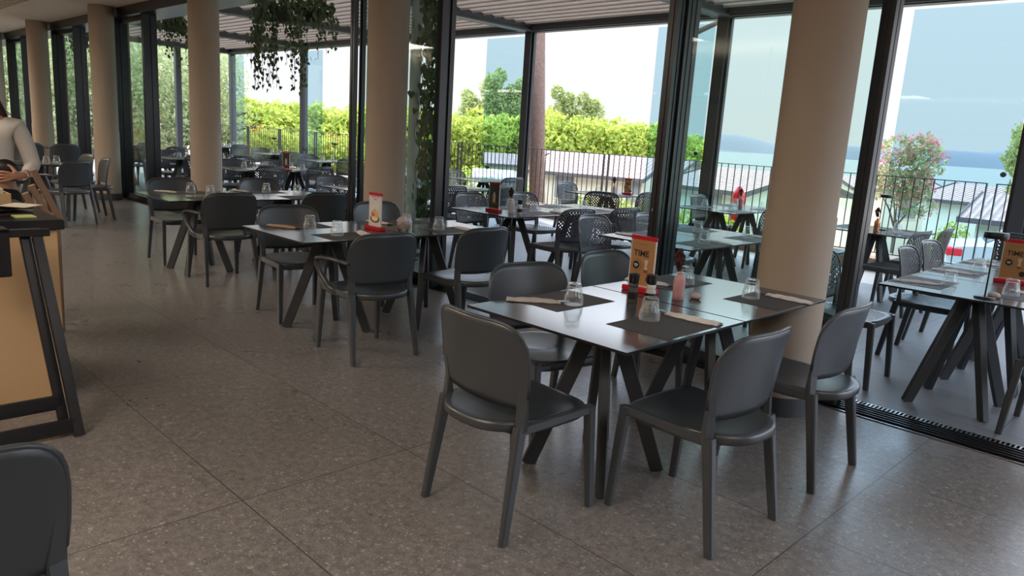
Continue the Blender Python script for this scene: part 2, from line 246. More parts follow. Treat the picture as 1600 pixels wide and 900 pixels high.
# ------------------------------------------------------------------ mesh helpers
class MB:
    def __init__(s): s.v = []; s.f = []; s.mi = []; s.sm = []; s.uv = None
    def add(s, vs, fs, mi=0, smooth=False):
        o = len(s.v); s.v += [tuple(p) for p in vs]
        for f in fs: s.f.append(tuple(i+o for i in f)); s.mi.append(mi); s.sm.append(smooth)
    def box(s, c, d, rz=0.0, mi=0, ch=0.0, M4=None):
        hx, hy, hz = d[0]/2, d[1]/2, d[2]/2
        if ch <= 0:
            P = [Vector((x*hx, y*hy, z*hz)) for z in (-1, 1) for y in (-1, 1) for x in (-1, 1)]
            F = [(0, 2, 3, 1), (4, 5, 7, 6), (0, 1, 5, 4), (2, 6, 7, 3), (0, 4, 6, 2), (1, 3, 7, 5)]
        else:
            ch = min(ch, hx*0.9, hy*0.9, hz*0.9); P = []
            ring = lambda ex, ey, z: [Vector((-ex, -ey, z)), Vector((ex, -ey, z)), Vector((ex, ey, z)), Vector((-ex, ey, z))]
            P = ring(hx-ch, hy-ch, -hz)+ring(hx, hy, -hz+ch)+ring(hx, hy, hz-ch)+ring(hx-ch, hy-ch, hz)
            F = [(3, 2, 1, 0), (12, 13, 14, 15)]
            for k in range(3):
                for i in range(4): j = (i+1) % 4; F.append((k*4+i, k*4+j, k*4+4+j, k*4+4+i))
        if M4 is None: M4 = Matrix.Translation(c) @ Matrix.Rotation(rz, 4, 'Z')
        s.add([M4 @ p for p in P], F, mi)
    def beam(s, a, b, w0, d0, w1=None, d1=None, side=(1, 0, 0), mi=0, ch=0.003, smooth=False):
        a = Vector(a); b = Vector(b); w1 = w0 if w1 is None else w1; d1 = d0 if d1 is None else d1
        ax = (b-a).normalized(); sx = Vector(side); sx = (sx-ax*sx.dot(ax)).normalized(); sy = ax.cross(sx)
        P = []
        for p, w, d in ((a, w0, d0), (b, w1, d1)):
            hw, hd = w/2, d/2; c = min(ch, hw*0.5, hd*0.5)
            for x, y in ((-hw+c, -hd), (hw-c, -hd), (hw, -hd+c), (hw, hd-c), (hw-c, hd), (-hw+c, hd), (-hw, hd-c), (-hw, -hd+c)):
                P.append(p+sx*x+sy*y)
        F = [tuple(range(7, -1, -1)), tuple(range(8, 16))]+[(i, (i+1) % 8, 8+(i+1) % 8, 8+i) for i in range(8)]
        s.add(P, F, mi, smooth)
    def lathe(s, prof, c=(0, 0, 0), n=24, mi=0, smooth=True, wob=None):
        c = Vector(c); P = []
        for r, z in prof:
            for i in range(n):
                a = 2*PI*i/n; rr = r*(wob(i, z) if wob else 1); P.append(c+Vector((rr*math.cos(a), rr*math.sin(a), z)))
        F = []
        for k in range(len(prof)-1):
            for i in range(n): j = (i+1) % n; F.append((k*n+i, k*n+j, (k+1)*n+j, (k+1)*n+i))
        s.add(P, F, mi, smooth); m_ = (len(prof)-1)*n
        s.add(P[:n], [tuple(range(n-1, -1, -1))], mi, False); s.add(P[m_:], [tuple(range(n))], mi, False)
    def tube(s, pts, r, n=8, mi=0, flat=None):
        pts = [Vector(p) for p in pts]; P = []; up = Vector((0, 0, 1))
        for k, p in enumerate(pts):
            d = (pts[min(k+1, len(pts)-1)]-pts[max(k-1, 0)]).normalized()
            if abs(d.dot(up)) > 0.95: up = Vector((1, 0, 0)) if abs(d.x) < 0.9 else Vector((0, 1, 0))
            x = d.cross(up).normalized(); y = d.cross(x).normalized(); up = -y if k else Vector((0, 0, 1))
            rr = r[k] if isinstance(r, (list, tuple)) else r; fx, fy = flat or (1, 1)
            for i in range(n): a = 2*PI*i/n; P.append(p+x*math.cos(a)*rr*fx+y*math.sin(a)*rr*fy)
        F = []
        for k in range(len(pts)-1):
            for i in range(n): j = (i+1) % n; F.append((k*n+i, k*n+j, (k+1)*n+j, (k+1)*n+i))
        F.append(tuple(range(n-1, -1, -1))); F.append(tuple((len(pts)-1)*n+i for i in range(n)))
        s.add(P, F, mi, True)
    def grid(s, fn, nu, nv, mi=0, smooth=True, flip=False):
        P = [fn(i/nu, j/nv) for j in range(nv+1) for i in range(nu+1)]
        F = [(j*(nu+1)+i, j*(nu+1)+i+1, (j+1)*(nu+1)+i+1, (j+1)*(nu+1)+i) for j in range(nv) for i in range(nu)]
        if flip: F = [tuple(reversed(f)) for f in F]
        s.add(P, F, mi, smooth)
    def ellipsoid(s, c, r, n=14, m=8, mi=0, M3=None):
        c = Vector(c); P = []
        for j in range(m+1):
            th = PI*j/m
            for i in range(n):
                ph = 2*PI*i/n; p = Vector((r[0]*math.sin(th)*math.cos(ph), r[1]*math.sin(th)*math.sin(ph), r[2]*math.cos(th)))
                P.append(c+(M3 @ p if M3 else p))
        F = [(j*n+i, (j+1)*n+i, (j+1)*n+(i+1) % n, j*n+(i+1) % n) for j in range(m) for i in range(n)]
        s.add(P, F, mi, True)
    def build(s, name, mats, parent=None, loc=None):
        me = bpy.data.meshes.new(name); me.from_pydata(s.v, [], s.f)
        if not isinstance(mats, (list, tuple)): mats = [mats]
        for m in mats: me.materials.append(m)
        me.polygons.foreach_set('material_index', s.mi); me.polygons.foreach_set('use_smooth', s.sm)
        if s.uv:
            ul = me.uv_layers.new(name='UVMap')
            for l in me.loops: ul.data[l.index].uv = s.uv(me.vertices[l.vertex_index].co)
        me.update()
        o = bpy.data.objects.new(name, me); COL.objects.link(o)
        if parent: o.parent = parent
        if loc: o.location = loc
        return o
def empty(name, loc=(0, 0, 0), rz=0.0):
    o = bpy.data.objects.new(name, None); COL.objects.link(o); o.location = loc; o.rotation_euler = (0, 0, rz); o.empty_display_size = 0.1; return o
def tag(o, label=None, cat=None, group=None, kind=None):
    if label: o['label'] = label
    if cat: o['category'] = cat
    if group: o['group'] = group
    if kind: o['kind'] = kind
    return o
def struct(o): o['kind'] = 'structure'; return o
KIDS = {}
def kids(o):
    if o.name not in KIDS: KIDS[o.name] = list(o.children)
    return KIDS[o.name]
def copy_tree(o, parent=None):
    c = o.copy(); COL.objects.link(c)
    if parent: c.parent = parent
    for ch in list(o.children): copy_tree(ch, c)
    return c
class Proto:                    # the first use takes the original, later uses take copies
    def __init__(s, fn): s.fn = fn; s.root = None
    def get(s):
        if s.root is None: s.root = s.fn(); return s.root
        return copy_tree(s.root)
def place(o, loc, rz, label, cat, group=None):
    o.location = loc; o.rotation_euler = (0, 0, rz); tag(o, label, cat, group)
    if group is None and 'group' in o: del o['group']
    return o

# ------------------------------------------------------------------ the setting
XL, XR, YB, YW, HC = -26.0, 3.6, -5.2, 4.5, 3.2      # room: left end, right end, back wall, window line, ceiling height
mb = MB(); mb.box(((XL+XR)/2, (YB+YW)/2, -0.1), (XR-XL, YW-YB, 0.2)); struct(mb.build('floor', M['floor']))
mb = MB(); mb.box(((XL+XR)/2, (YB+4.9)/2, HC+0.1), (XR-XL, 4.9-YB, 0.2)); struct(mb.build('ceiling', M['ceiling']))
mb = MB(); mb.box(((XL+XR)/2, YB-0.1, HC/2), (XR-XL, 0.2, HC)); struct(mb.build('wall_back', M['wall']))
mb = MB(); mb.box((XL-0.1, (YB+4.9)/2, HC/2), (0.2, 4.9-YB, HC)); struct(mb.build('wall_left', M['wall']))
mb = MB(); mb.box((XR+0.1, (YB+4.4)/2, HC/2), (0.2, 4.4-YB, HC)); struct(mb.build('wall_right', M['wall']))
mb = MB(); mb.box(((XL+XR)/2, 7.75, -0.1), (XR-XL, 6.5-0.2, 0.2)); tf = mb.build('terrace_floor', M['terrace']); struct(tf)
# door track set in the floor
mb = MB()
mb.box(((XL+XR)/2, 4.60, -0.06), (XR-XL, 0.30, 0.12), mi=0)
for y in (4.505, 4.545, 4.585, 4.625, 4.665): mb.box(((XL+XR)/2, y, 0.006), (XR-XL, 0.008, 0.012), mi=0)
mb.box(((XL+XR)/2, 4.462, 0.003), (XR-XL, 0.010, 0.006), mi=1)
mb.box(((XL+XR)/2, 4.675, 0.002), (XR-XL, 0.006, 0.008), mi=1); mb.box(((XL+XR)/2, 4.745, 0.002), (XR-XL, 0.006, 0.008), mi=1)
x = -5.6
while x < 2.6:
    mb.box((x, 4.71, 0.003), (0.010, 0.062, 0.006), mi=1); x += 0.024
struct(mb.build('trim_1', [M['black_alu'], M['alu']]))
mb = MB(); mb.box(((XL+XR)/2, 4.62, 3.125), (XR-XL, 0.40, 0.15)); mb.box(((XL+XR)/2, 4.88, 3.3), (XR-XL, 0.12, 0.5)); struct(mb.build('trim_2', M['black_alu']))
for k, (x, y, sx, sy) in enumerate(((-2.0, -1.2, 2.4, 1.2), (2.0, 1.0, 1.2, 2.4), (-7.5, -0.6, 2.4, 1.2), (-13.0, 0.2, 2.4, 1.2), (-20.0, 1.0, 2.4, 1.2))):
    mb = MB()
    for ox, oy, dx, dy in ((0, sy/2+0.03, sx+0.12, 0.06), (0, -sy/2-0.03, sx+0.12, 0.06), (sx/2+0.03, 0, 0.06, sy), (-sx/2-0.03, 0, 0.06, sy)): mb.box((x+ox, y+oy, 3.15), (dx, dy, 0.10))
    struct(mb.build('trim_%d' % (k+3), M['white_plastic']))
for k, (x, y, L_) in enumerate(((-6.0, -2.6, 12.0), (-19.0, -1.6, 11.0))):  # out-of-view troughs added as housings for the ceiling uplights
    mb = MB(); mb.box((x, y, 2.30), (L_+0.1, 0.26, 0.05)); mb.box((x, y+0.12, 2.34), (L_+0.1, 0.02, 0.10)); mb.box((x, y-0.12, 2.34), (L_+0.1, 0.02, 0.10))
    for q in (-L_/2, 0, L_/2): mb.box((x+q, y, 2.76), (0.02, 0.02, 0.90))
    struct(mb.build('trim_%d' % (k+8), M['dark_metal']))
# ceiling vent grille
vt = empty('ceiling_vent', (-15.6, 2.98, 3.2)); tag(vt, 'slatted rectangular air vent grille in the beige ceiling', 'vent')
mb = MB()
for sx, sy, dx, dy in ((0, 0.35, 3.2, 0.06), (0, -0.35, 3.2, 0.06), (1.57, 0, 0.06, 0.7), (-1.57, 0, 0.06, 0.7)): mb.box((sx, sy, -0.012), (dx, dy, 0.024))
mb.build('frame', M['ceiling'], vt)
mb = MB()
for k in range(11): mb.box((0, -0.3+k*0.06, -0.01), (3.1, 0.025, 0.016))
mb.build('slat', M['cream_paper'], vt)
# smoke detector on the ceiling
sd = MB(); sd.lathe([(0.05, 0), (0.05, -0.02), (0.03, -0.04), (0.0, -0.042)], n=16); sdo = sd.build('smoke_detector', M['white_plastic'], loc=(-12.6, 3.1, 3.2)); tag(sdo, 'small round white smoke detector on the beige ceiling', 'detector')
# round columns
for i, x in enumerate((-1.83, -5.92, -10.0, -14.06, -18.12, -22.2)):
    r = empty('column', (x, 4.2, 0)); r['kind'] = 'structure'
    mb = MB(); mb.lathe([(0.197, 0.115), (0.197, 0.62+0.54), (0.191, 0.63+0.54), (0.191, 3.2)], n=40)
    mb.build('column_shaft', M['column'], r)
    mb = MB(); mb.lathe([(0.201, 0.0), (0.201, 0.115)], n=40); mb.build('column_base', M['dark_metal'], r)

# sliding door frames and panes
def stile(mb, x, y, w=0.055, d=0.045, z0=0.012, z1=3.05, groove=True):
    mb.box((x, y, (z0+z1)/2), (w, d, z1-z0), ch=0.004)
    if groove: mb.box((x, y-d/2-0.002, (z0+z1)/2), (0.012, 0.006, z1-z0), ch=0.001)
def rail(mb, x0, x1, y, z0, z1, d=0.04): mb.box(((x0+x1)/2, y, (z0+z1)/2), (x1-x0, d, z1-z0), ch=0.003)
def door(n, x0, x1, stack0, stack1, glass=True, handle=False):
    # closed pane between x0 and x1 on the middle track; leaves pushed aside are stacked on the tracks at each end
    r = empty('door_%d' % n, (0, 0, 0)); r['kind'] = 'structure'
    mb = MB()
    stile(mb, x0+0.03, 4.585); stile(mb, x1-0.03, 4.585)
    rail(mb, x0, x1, 4.585, 0.012, 0.10); rail(mb, x0, x1, 4.585, 2.98, 3.05)
    mb.build('door_frame', M['black_alu'], r)
    if glass:
        g = MB(); g.box(((x0+x1)/2, 4.585, 1.54), (x1-x0-0.10, 0.010, 2.9)); g.build('glass_pane', M['door_glass'], r)
    for xs, st in ((x0, stack0), (x1, stack1)):
        for k, y in enumerate(st):
            s_ = MB(); w = 0.075 if k % 2 == 0 else 0.06
            stile(s_, xs+(0.012*k if xs == x0 else -0.012*k), y, w, 0.05)
            s_.build('door_stile', M['black_alu'], r)
    if handle:
        h = MB(); h.lathe([(0.014, -0.01), (0.014, 0.012), (0.008, 0.018)], n=12); ho = h.build('door_handle', M['alu'], r, loc=(x0-0.01, 4.49, 1.05)); ho.rotation_euler = (PI/2, 0, 0)
    return r
door(1, -3.02, -1.62, (4.50, 4.545, 4.63, 4.68), (4.50, 4.545, 4.63, 4.68), handle=True)
door(2, -6.95, -5.52, (4.50,), (4.50, 4.545, 4.63), handle=True)
door(3, -14.35, -13.0, (4.50, 4.545, 4.63, 4.68), (4.50, 4.545, 4.63, 4.68))
door(4, -18.2, -16.7, (4.50, 4.545, 4.63, 4.68), (4.50, 4.545, 4.63, 4.68))
door(5, -22.2, -20.75, (4.50, 4.545, 4.63), (4.50, 4.545, 4.63))
door(6, -26.0, -24.6, (4.50, 4.545), (4.50, 4.545))

# ------------------------------------------------------------------ terrace structure
POSTS = (2.15, -1.9, -5.96, -9.93, -14.0, -18.09, -22.3)
for x in POSTS:
    r = empty('canopy_post', (x, 10.2, 0)); r['kind'] = 'structure'
    mb = MB(); mb.box((0, 0, 1.69), (0.15, 0.15, 3.38), ch=0.006); mb.build('post_shaft', M['dark_metal'], r)
    mb = MB(); mb.box((0.10, 0, 1.69), (0.04, 0.06, 3.38), ch=0.004); mb.box((-0.10, 0, 1.69), (0.04, 0.06, 3.38), ch=0.004); mb.build('post_channel', M['black_alu'], r)
r = empty('canopy_post', (-22.3, 8.6, 0)); r['kind'] = 'structure'
mb = MB(); mb.box((0, 0, 1.69), (0.15, 0.15, 3.38), ch=0.006); mb.build('post_shaft', M['dark_metal'], r)
mb = MB(); mb.box(((POSTS[0]+POSTS[-1])/2, 10.2, 3.49), (POSTS[0]-POSTS[-1]+0.3, 0.16, 0.22), ch=0.006); mb.box(((POSTS[0]+POSTS[-1])/2, 10.09, 3.42), (POSTS[0]-POSTS[-1]+0.3, 0.06, 0.05), ch=0.006); struct(mb.build('canopy_edge_beam', M['dark_metal']))
for x in POSTS:
    mb = MB(); mb.box((x, 7.55, 3.50), (0.14, 5.2, 0.22), ch=0.006); mb.box((x+0.10, 7.55, 3.405), (0.05, 5.2, 0.035), ch=0.004); mb.box((x-0.10, 7.55, 3.405), (0.05, 5.2, 0.035), ch=0.004)
    struct(mb.build('canopy_cross_beam', M['dark_metal']))
mb = MB()
y = 5.05
while y < 10.1:
    c = [(y, 3.60), (y+0.235, 3.52), (y+0.235, 3.50), (y+0.262, 3.50), (y+0.262, 3.62), (y, 3.63)]
    a, b_ = POSTS[-1]-0.1, POSTS[0]+0.1
    P = [(a, p[0], p[1]) for p in c]+[(b_, p[0], p[1]) for p in c]; n = 6
    F = [tuple(range(n)), tuple(range(2*n-1, n-1, -1))]+[((i+1) % n, i, n+i, n+(i+1) % n) for i in range(n)]
    mb.add(P, F); y += 0.26
struct(mb.build('canopy_louvre_roof', M['canopy']))
# frameless wind screens along the outer edge
for k, (x0, x1) in enumerate(((-3.36, -2.02), (-11.05, -10.05), (-17.98, -17.05), (-14.9, -14.1), (-22.2, -21.4), (-7.1, -6.1))):
    r = empty('window_%d' % (k+1), (0, 0, 0)); r['kind'] = 'structure'; yy = 10.13+0.03*(k % 2)
    g = MB(); g.box(((x0+x1)/2, yy, 1.72), (x1-x0, 0.012, 3.2)); g.build('glass_pane', M['outer_glass'], r)
    h = MB(); h.lathe([(0.03, -0.012), (0.03, 0.012)], n=16); ho = h.build('pane_knob', M['dark_metal'], r, loc=(x1-0.09, yy-0.012, 1.42)); ho.rotation_euler = (PI/2, 0, 0)
# curb and railing
mb = MB(); mb.box(((XL+XR)/2, 11.05, 0.04), (XR-XL+2, 0.9, 0.28), ch=0.01); cb = struct(mb.build('terrace_curb', M['curb']))
PANEL = 2.02
def railing_panel():
    r = empty('railing_panel')
    mb = MB(); mb.box((0, 0, 1.115), (PANEL-0.10, 0.035, 0.012), ch=0.002); mb.build('top_rail', M['black_alu'], r)
    mb = MB(); mb.box((0, 0, 0.06), (PANEL-0.10, 0.035, 0.012), ch=0.002); mb.build('bottom_rail', M['black_alu'], r)
    for s_ in (-1, 1):
        mb = MB(); mb.box((s_*(PANEL/2-0.055), 0, 0.56), (0.012, 0.05, 1.12), ch=0.002); mb.build('end_post', M['black_alu'], r)
    nb = 16
    for k in range(1, nb):
        mb = MB(); mb.box((-(PANEL/2-0.055)+k*(PANEL-0.11)/nb, 0, 0.585), (0.011, 0.011, 1.05)); mb.build('baluster', M['black_alu'], r)
    return r
RP = Proto(railing_panel)
rail_words = ['behind the lamp table at right', 'left of the right-hand terrace post', 'in front of the pale gabled bungalow', 'right of the second canopy post', 'left of the second canopy post', 'in front of the tiled hip roof', 'behind the sunlit back table', 'beside the tall pine trunk', 'left of the pine trunk', 'in front of the parked cars', 'behind the ivy pole', 'hidden partly by the plain column', 'in front of red oleanders right', 'in front of red oleanders left', 'under the hanging baskets', 'near the far corner post', 'at the far terrace corner', 'beyond the far corner', 'in front of the olive tree', 'at the left end of the olive tree']
for k in range(14):
    xc = -1.34-k*PANEL if k else -1.34
    o = RP.get(); place(o, (xc, 10.8, 0.18), 0, 'black metal railing panel '+rail_words[k], 'railing', 'railing panels along the terrace')
o = RP.get(); place(o, (-1.34+PANEL, 10.8, 0.18), 0, 'black metal railing panel at the right picture edge', 'railing', 'railing panels along the terrace')

# ------------------------------------------------------------------ chairs
def back_mesh(perf):
    mb = MB(); NU, NV = 26, 12; T = 0.004 if perf else 0.011
    zb = 0.515
    def pt(u, z, off):                      # u -1..1 across, off = thickness offset
        hw = 0.230+0.036*min(1, max(0, (z-0.46)/0.34))
        x = hw*u
        y = -0.200-0.205*(z-0.46)+0.062*u*u*(0.45+min(1, max(0, (z-0.45)/0.3))*0.55)
        return Vector((x, y+off*1.0, z))
    us = [math.sin(PI/2*(2*i/NU-1)) for i in range(NU+1)]
    def zt(u): return zb+0.330*(max(0.0, 1-abs(u)**5.6))**(1/3.8)
    zs_panel = lambda u, j: zb-0.012*(1-u*u)+(max(zt(u), zb+0.02)-zb+0.012*(1-u*u))*j/NV
    for side, off in ((0, -T/2), (1, T/2)):
        P = [pt(u, zs_panel(u, j), off) for j in range(NV+1) for u in us]
        for j in range(NV):
            for i in range(NU):
                f = (j*(NU+1)+i, j*(NU+1)+i+1, (j+1)*(NU+1)+i+1, (j+1)*(NU+1)+i)
                if side: f = tuple(reversed(f))
                inner = perf and 3 <= i < NU-3 and 2 <= j < NV-1
                if i == 0 and j == 0 and side == 0: base = len(mb.v); mb.v += [tuple(p) for p in P]
                if i == 0 and j == 0 and side == 1: base = len(mb.v); mb.v += [tuple(p) for p in P]
                mb.f.append(tuple(q+base for q in f)); mb.mi.append(1 if inner else 0); mb.sm.append(True)
    n = (NU+1)*(NV+1); W = NU+1
    rim = []
    for i in range(NU): rim.append((i+1, i, n+i, n+i+1)); q = NV*W; rim.append((q+i, q+i+1, n+q+i+1, n+q+i))
    for j in range(NV): rim.append((j*W, (j+1)*W, n+(j+1)*W, n+j*W)); q = NU; rim.append(((j+1)*W+q, j*W+q, n+j*W+q, n+(j+1)*W+q))
    for f in rim: mb.f.append(f); mb.mi.append(0); mb.sm.append(False)
    # rolled rim along the outline of the panel and the two side stiles that run down to the seat
    path = [pt(us[0]*1.0, z, 0) for z in (0.60, 0.64)]
    out = [pt(-1, 0.56, 0), pt(-1, 0.62, 0)]
    for i in range(NU+1):
        if abs(us[i]) < 0.999: out.append(pt(us[i], zt(us[i]), 0))
    out += [pt(1, 0.62, 0), pt(1, 0.56, 0)]
    mb.tube(out, 0.0072, n=8)
    for s_ in (-1, 1):
        A = pt(s_*0.93, 0.64, 0); B = pt(s_*0.925, 0.53, 0); C = Vector((s_*0.220, -0.180, 0.43))
        sd_ = (1, s_*0.40, 0); mb.beam(C, B, 0.042, 0.040, 0.046, 0.018, side=sd_, ch=0.005); mb.beam(B, A, 0.046, 0.018, 0.030, 0.010, side=sd_, ch=0.003)
    mb.uv = lambda co: (co[0], co[2])
    return mb
def seat_outline(a):
    # closed outline, a in 0..1 ; front edge at +y, half round at the back
    t = 2*PI*a; c, s_ = math.cos(t), math.sin(t)
    e = 0.42 if s_ > 0 else 0.80
    x = 0.232*(abs(c)**e)*(1 if c >= 0 else -1)
    y = (0.225 if s_ > 0 else 0.30)*(abs(s_)**e)*(1 if s_ >= 0 else -1)
    return x, y
def seat_mesh(perf):
    mb = MB(); NA = 40; rings = [0.02, 0.3, 0.55, 0.75, 0.88, 0.96, 1.0]
    P = []
    for r in rings:
        for k in range(NA):
            x, y = seat_outline(k/NA); z = 0.455-0.016*(1-min(1, r*r*1.1))-(0.003 if r > 0.97 else 0)+0.006*(1 if y < -0.1 else 0)*r; P.append(Vector((x*r, y*r, z)))
    for r, z in ((1.005, 0.443), (1.0, 0.425), (0.97, 0.418), (0.02, 0.418)):
        for k in range(NA): x, y = seat_outline(k/NA); P.append(Vector((x*r, y*r, z-(0.012 if y > -0.2 and r > 0.9 and z < 0.43 else 0))))
    base = len(mb.v); mb.v += [tuple(p) for p in P]; nr = len(rings)+4
    for j in range(nr-1):
        for k in range(NA):
            mb.f.append((j*NA+k, j*NA+(k+1) % NA, (j+1)*NA+(k+1) % NA, (j+1)*NA+k)[::-1]); mb.sm.append(True)
            mb.mi.append(1 if perf and (j < 4 or j == nr-2) else 0)
    mb.uv = lambda co: (co[0], co[1])
    return mb
def leg_mesh(sx, front):
    mb = MB()
    if front:
        mb.beam((sx*0.218, 0.205, 0.448), (sx*0.232, 0.238, 0.0), 0.040, 0.042, 0.028, 0.034, ch=0.006)
    else:
        mb.beam((sx*0.220, -0.190, 0.448), (sx*0.242, -0.262, 0.0), 0.040, 0.046, 0.028, 0.036, ch=0.006)
    return mb
def make_chair(perf=False, arms=False):
    r = empty('dining_chair')
    cm = [M['chair'], M['perf']]
    back_mesh(perf).build('backrest', cm, r); seat_mesh(perf).build('seat', cm, r)
    mb = MB()
    for s_ in (-1, 1): mb.beam((s_*0.220, -0.19, 0.434), (s_*0.218, 0.205, 0.436), 0.034, 0.040, 0.034, 0.036, ch=0.005)
    mb.beam((-0.21, 0.205, 0.428), (0.21, 0.205, 0.428), 0.03, 0.028, side=(0, 1, 0), ch=0.004)
    mb.build('seat_frame', M['chair'], r)
    for s_ in (-1, 1):
        leg_mesh(s_, True).build('leg', M['chair'], r); leg_mesh(s_, False).build('leg', M['chair'], r)
    if arms:
        for s_ in (-1, 1):
            mb = MB(); pts = [(s_*0.255, -0.20, 0.655), (s_*0.275, -0.05, 0.66), (s_*0.282, 0.10, 0.655), (s_*0.282, 0.165, 0.64), (s_*0.278, 0.175, 0.60), (s_*0.265, 0.14, 0.53), (s_*0.245, 0.07, 0.46), (s_*0.225, 0.0, 0.435)]
            mb.tube(pts, 0.019, n=8, flat=(1.0, 0.7)); mb.build('armrest', M['chair'], r)
    return r
P_PLAIN = Proto(lambda: make_chair(False)); P_PERF = Proto(lambda: make_chair(True)); P_ARM = Proto(lambda: make_chair(False, True))

# ------------------------------------------------------------------ tables and table ware
TZ = 0.745
def table(x0, x1, y0, y1, label, bx=None, by=None, group=None):
    cx, cy_ = (x0+x1)/2, (y0+y1)/2
    r = empty('dining_table', (cx, cy_, 0)); tag(r, label, 'table', group)
    mb = MB(); mb.box((0, 0, TZ-0.006), (x1-x0, y1-y0, 0.012), ch=0.0015)
    for k in range(len(mb.f)): mb.mi[k] = 0 if k == 1 else 1
    mb.build('table_top', [M['table_top'], M['table_edge']], r)
    mb = MB(); mb.box((0, 0, TZ-0.02), (0.34, 0.34, 0.014), ch=0.002); mb.box((0, 0, TZ-0.045), (0.12, 0.12, 0.04), ch=0.004); mb.build('top_plate', M['table_leg'], r)
    for sx in (-1, 1):
        for sy in (-1, 1):
            mb = MB(); d = Vector((sx, sy, 0)).normalized()
            mb.beam((sx*0.030, sy*0.030, TZ-0.028), (sx*0.215, sy*0.215, 0.0), 0.042, 0.070, 0.036, 0.062, side=(-sy, sx, 0), ch=0.003)
            mb.build('leg', M['table_leg'], r)
    return r
def tumbler():
    mb = MB(); n = 56
    def wob(i, z): return 1.0+(0.030 if i % 2 else -0.020)*(1 if 0.006 < z < 0.036 or 0.05 < z < 0.088 else 0)
    mb.lathe([(0.0405, 0.0), (0.0445, 0.001), (0.0455, 0.008), (0.0445, 0.038), (0.0425, 0.044), (0.0395, 0.048), (0.0385, 0.053), (0.0350, 0.086), (0.0340, 0.095), (0.030, 0.101), (0.018, 0.1015), (0.016, 0.096), (0.0, 0.096)][::1], n=n, wob=wob, smooth=False)
    mb.lathe([(0.0, 0.080), (0.026, 0.080), (0.030, 0.072), (0.0355, 0.048), (0.0405, 0.038), (0.0415, 0.004), (0.0405, 0.0)], n=24)
    o = mb.build('tumbler', M['tumbler']); return o
def placemat():
    mb = MB(); mb.box((0, 0, 0.0009), (0.30, 0.42, 0.0012)); return mb.build('placemat', M['mat'])
def sleeve(col, fork=True):
    r = empty('cutlery_sleeve')
    mb = MB()
    def f(u, v):
        y = (v-0.43)*0.255; w = 0.042-0.004*math.sin(v*7)-(0.011 if v < 0.12 else 0)
        x = (u-0.5)*2*w; z = 0.003+0.0125*math.sin(PI*u)*(0.55+0.45*math.sin(PI*min(1, v*1.15)))+0.0015*math.sin(v*23+u*5)
        return Vector((x+0.004*math.sin(v*4), y, z))
    mb.grid(f, 8, 14); mb.grid(lambda u, v: f(u, v)*1.0-Vector((0, 0, f(u, v).z-0.001)), 8, 14, flip=True)
    P = []
    mb.build('sleeve_paper', col, r)
    if fork:
        mb = MB()
        for k in (-1.5, -0.5, 0.5, 1.5): mb.beam((k*0.0055, -0.105, 0.008), (k*0.0062, -0.150, 0.012), 0.0028, 0.0018, ch=0.0003)
        mb.box((0, -0.103, 0.0075), (0.021, 0.012, 0.002), ch=0.0005)
        mb.build('fork', M['steel'], r)
        mb = MB(); mb.beam((0.018, -0.10, 0.006), (0.019, -0.138, 0.006), 0.012, 0.0018, 0.006, 0.0015, ch=0.0003); mb.build('knife', M['steel'], r)
    return r
P_GLASS = Proto(tumbler); P_MAT = Proto(placemat)
P_SL = {'w': Proto(lambda: sleeve(M['paper'])), 'k': Proto(lambda: sleeve(M['kraft'])), 'g': Proto(lambda: sleeve(M['grey_paper']))}
COLW = {'w': 'white', 'k': 'brown kraft', 'g': 'greyish'}
def seat_place(where, x, y, side, glass=None, nap=None, mat=True, matx=None, maty=None, group=''):
    # side: 'L' = place served from the low-x side, 'R' = from the high-x side ; x = table edge on that side
    sg = 1 if side == 'L' else -1
    mx = matx if matx is not None else x+sg*0.16; my = maty if maty is not None else y
    if mat: place(P_MAT.get(), (mx, my, TZ), 0, 'dark placemat, '+where, 'placemat', 'placemats '+group)
    if glass:
        z = TZ+(0.0017 if mat and abs(glass[0]-mx) < 0.13 and abs(glass[1]-my) < 0.19 else 0.0005)
        place(P_GLASS.get(), (glass[0], glass[1], z), random.random(), 'upturned ribbed tumbler, '+where, 'glass', 'tumblers '+group)
    if nap:
        col, nx, ny, rz = nap
        place(P_SL[col].get(), (nx, ny, TZ+0.002), rz, COLW[col]+' cutlery sleeve, '+where, 'cutlery', 'cutlery sleeves '+group)
def chair(kind, x, y, face, label, group, jig=0.0):
    # face: direction the sitter looks, in degrees from +Y, counter-clockwise
    pr = {'plain': P_PLAIN, 'perf': P_PERF, 'arm': P_ARM}[kind]
    return place(pr.get(), (x, y, 0), math.radians(face)+jig, label, 'chair', group)

# ---- front indoor table (two table units side by side)
G = 'on the front indoor table'
table(-2.42, -1.53, 2.185, 3.075, 'dark square table nearest the camera, its corner pointing at the viewer', group='indoor tables')
table(-2.42, -1.53, 3.085, 3.975, 'dark square table beside the beige column, joined to the nearest table', group='indoor tables')
seat_place('at the left far place of the nearest table', -2.42, 2.66, 'L', (-2.17, 2.63), ('g', -2.30, 2.52, math.radians(132)), maty=2.66, group=G)
seat_place('at the front place of the nearest table', -1.53, 2.66, 'R', (-1.79, 2.70), ('w', -1.70, 2.885, math.radians(-84)), matx=-1.70, maty=2.68, group=G)
seat_place('at the far place in front of the tan menu stand', -2.42, 3.52, 'L', (-2.18, 3.62), ('w', -2.30, 3.45, math.radians(100)), maty=3.58, group=G)
seat_place('beside the beige column', -1.53, 3.55, 'R', (-1.78, 3.61), ('w', -1.66, 3.78, math.radians(-90)), matx=-1.70, maty=3.66, group=G)
GC = 'plain chairs in the dining room'
chair('plain', -1.98, 2.085, 0, 'plain charcoal chair at the left end of the front table, back to camera', GC, jig=-0.03)
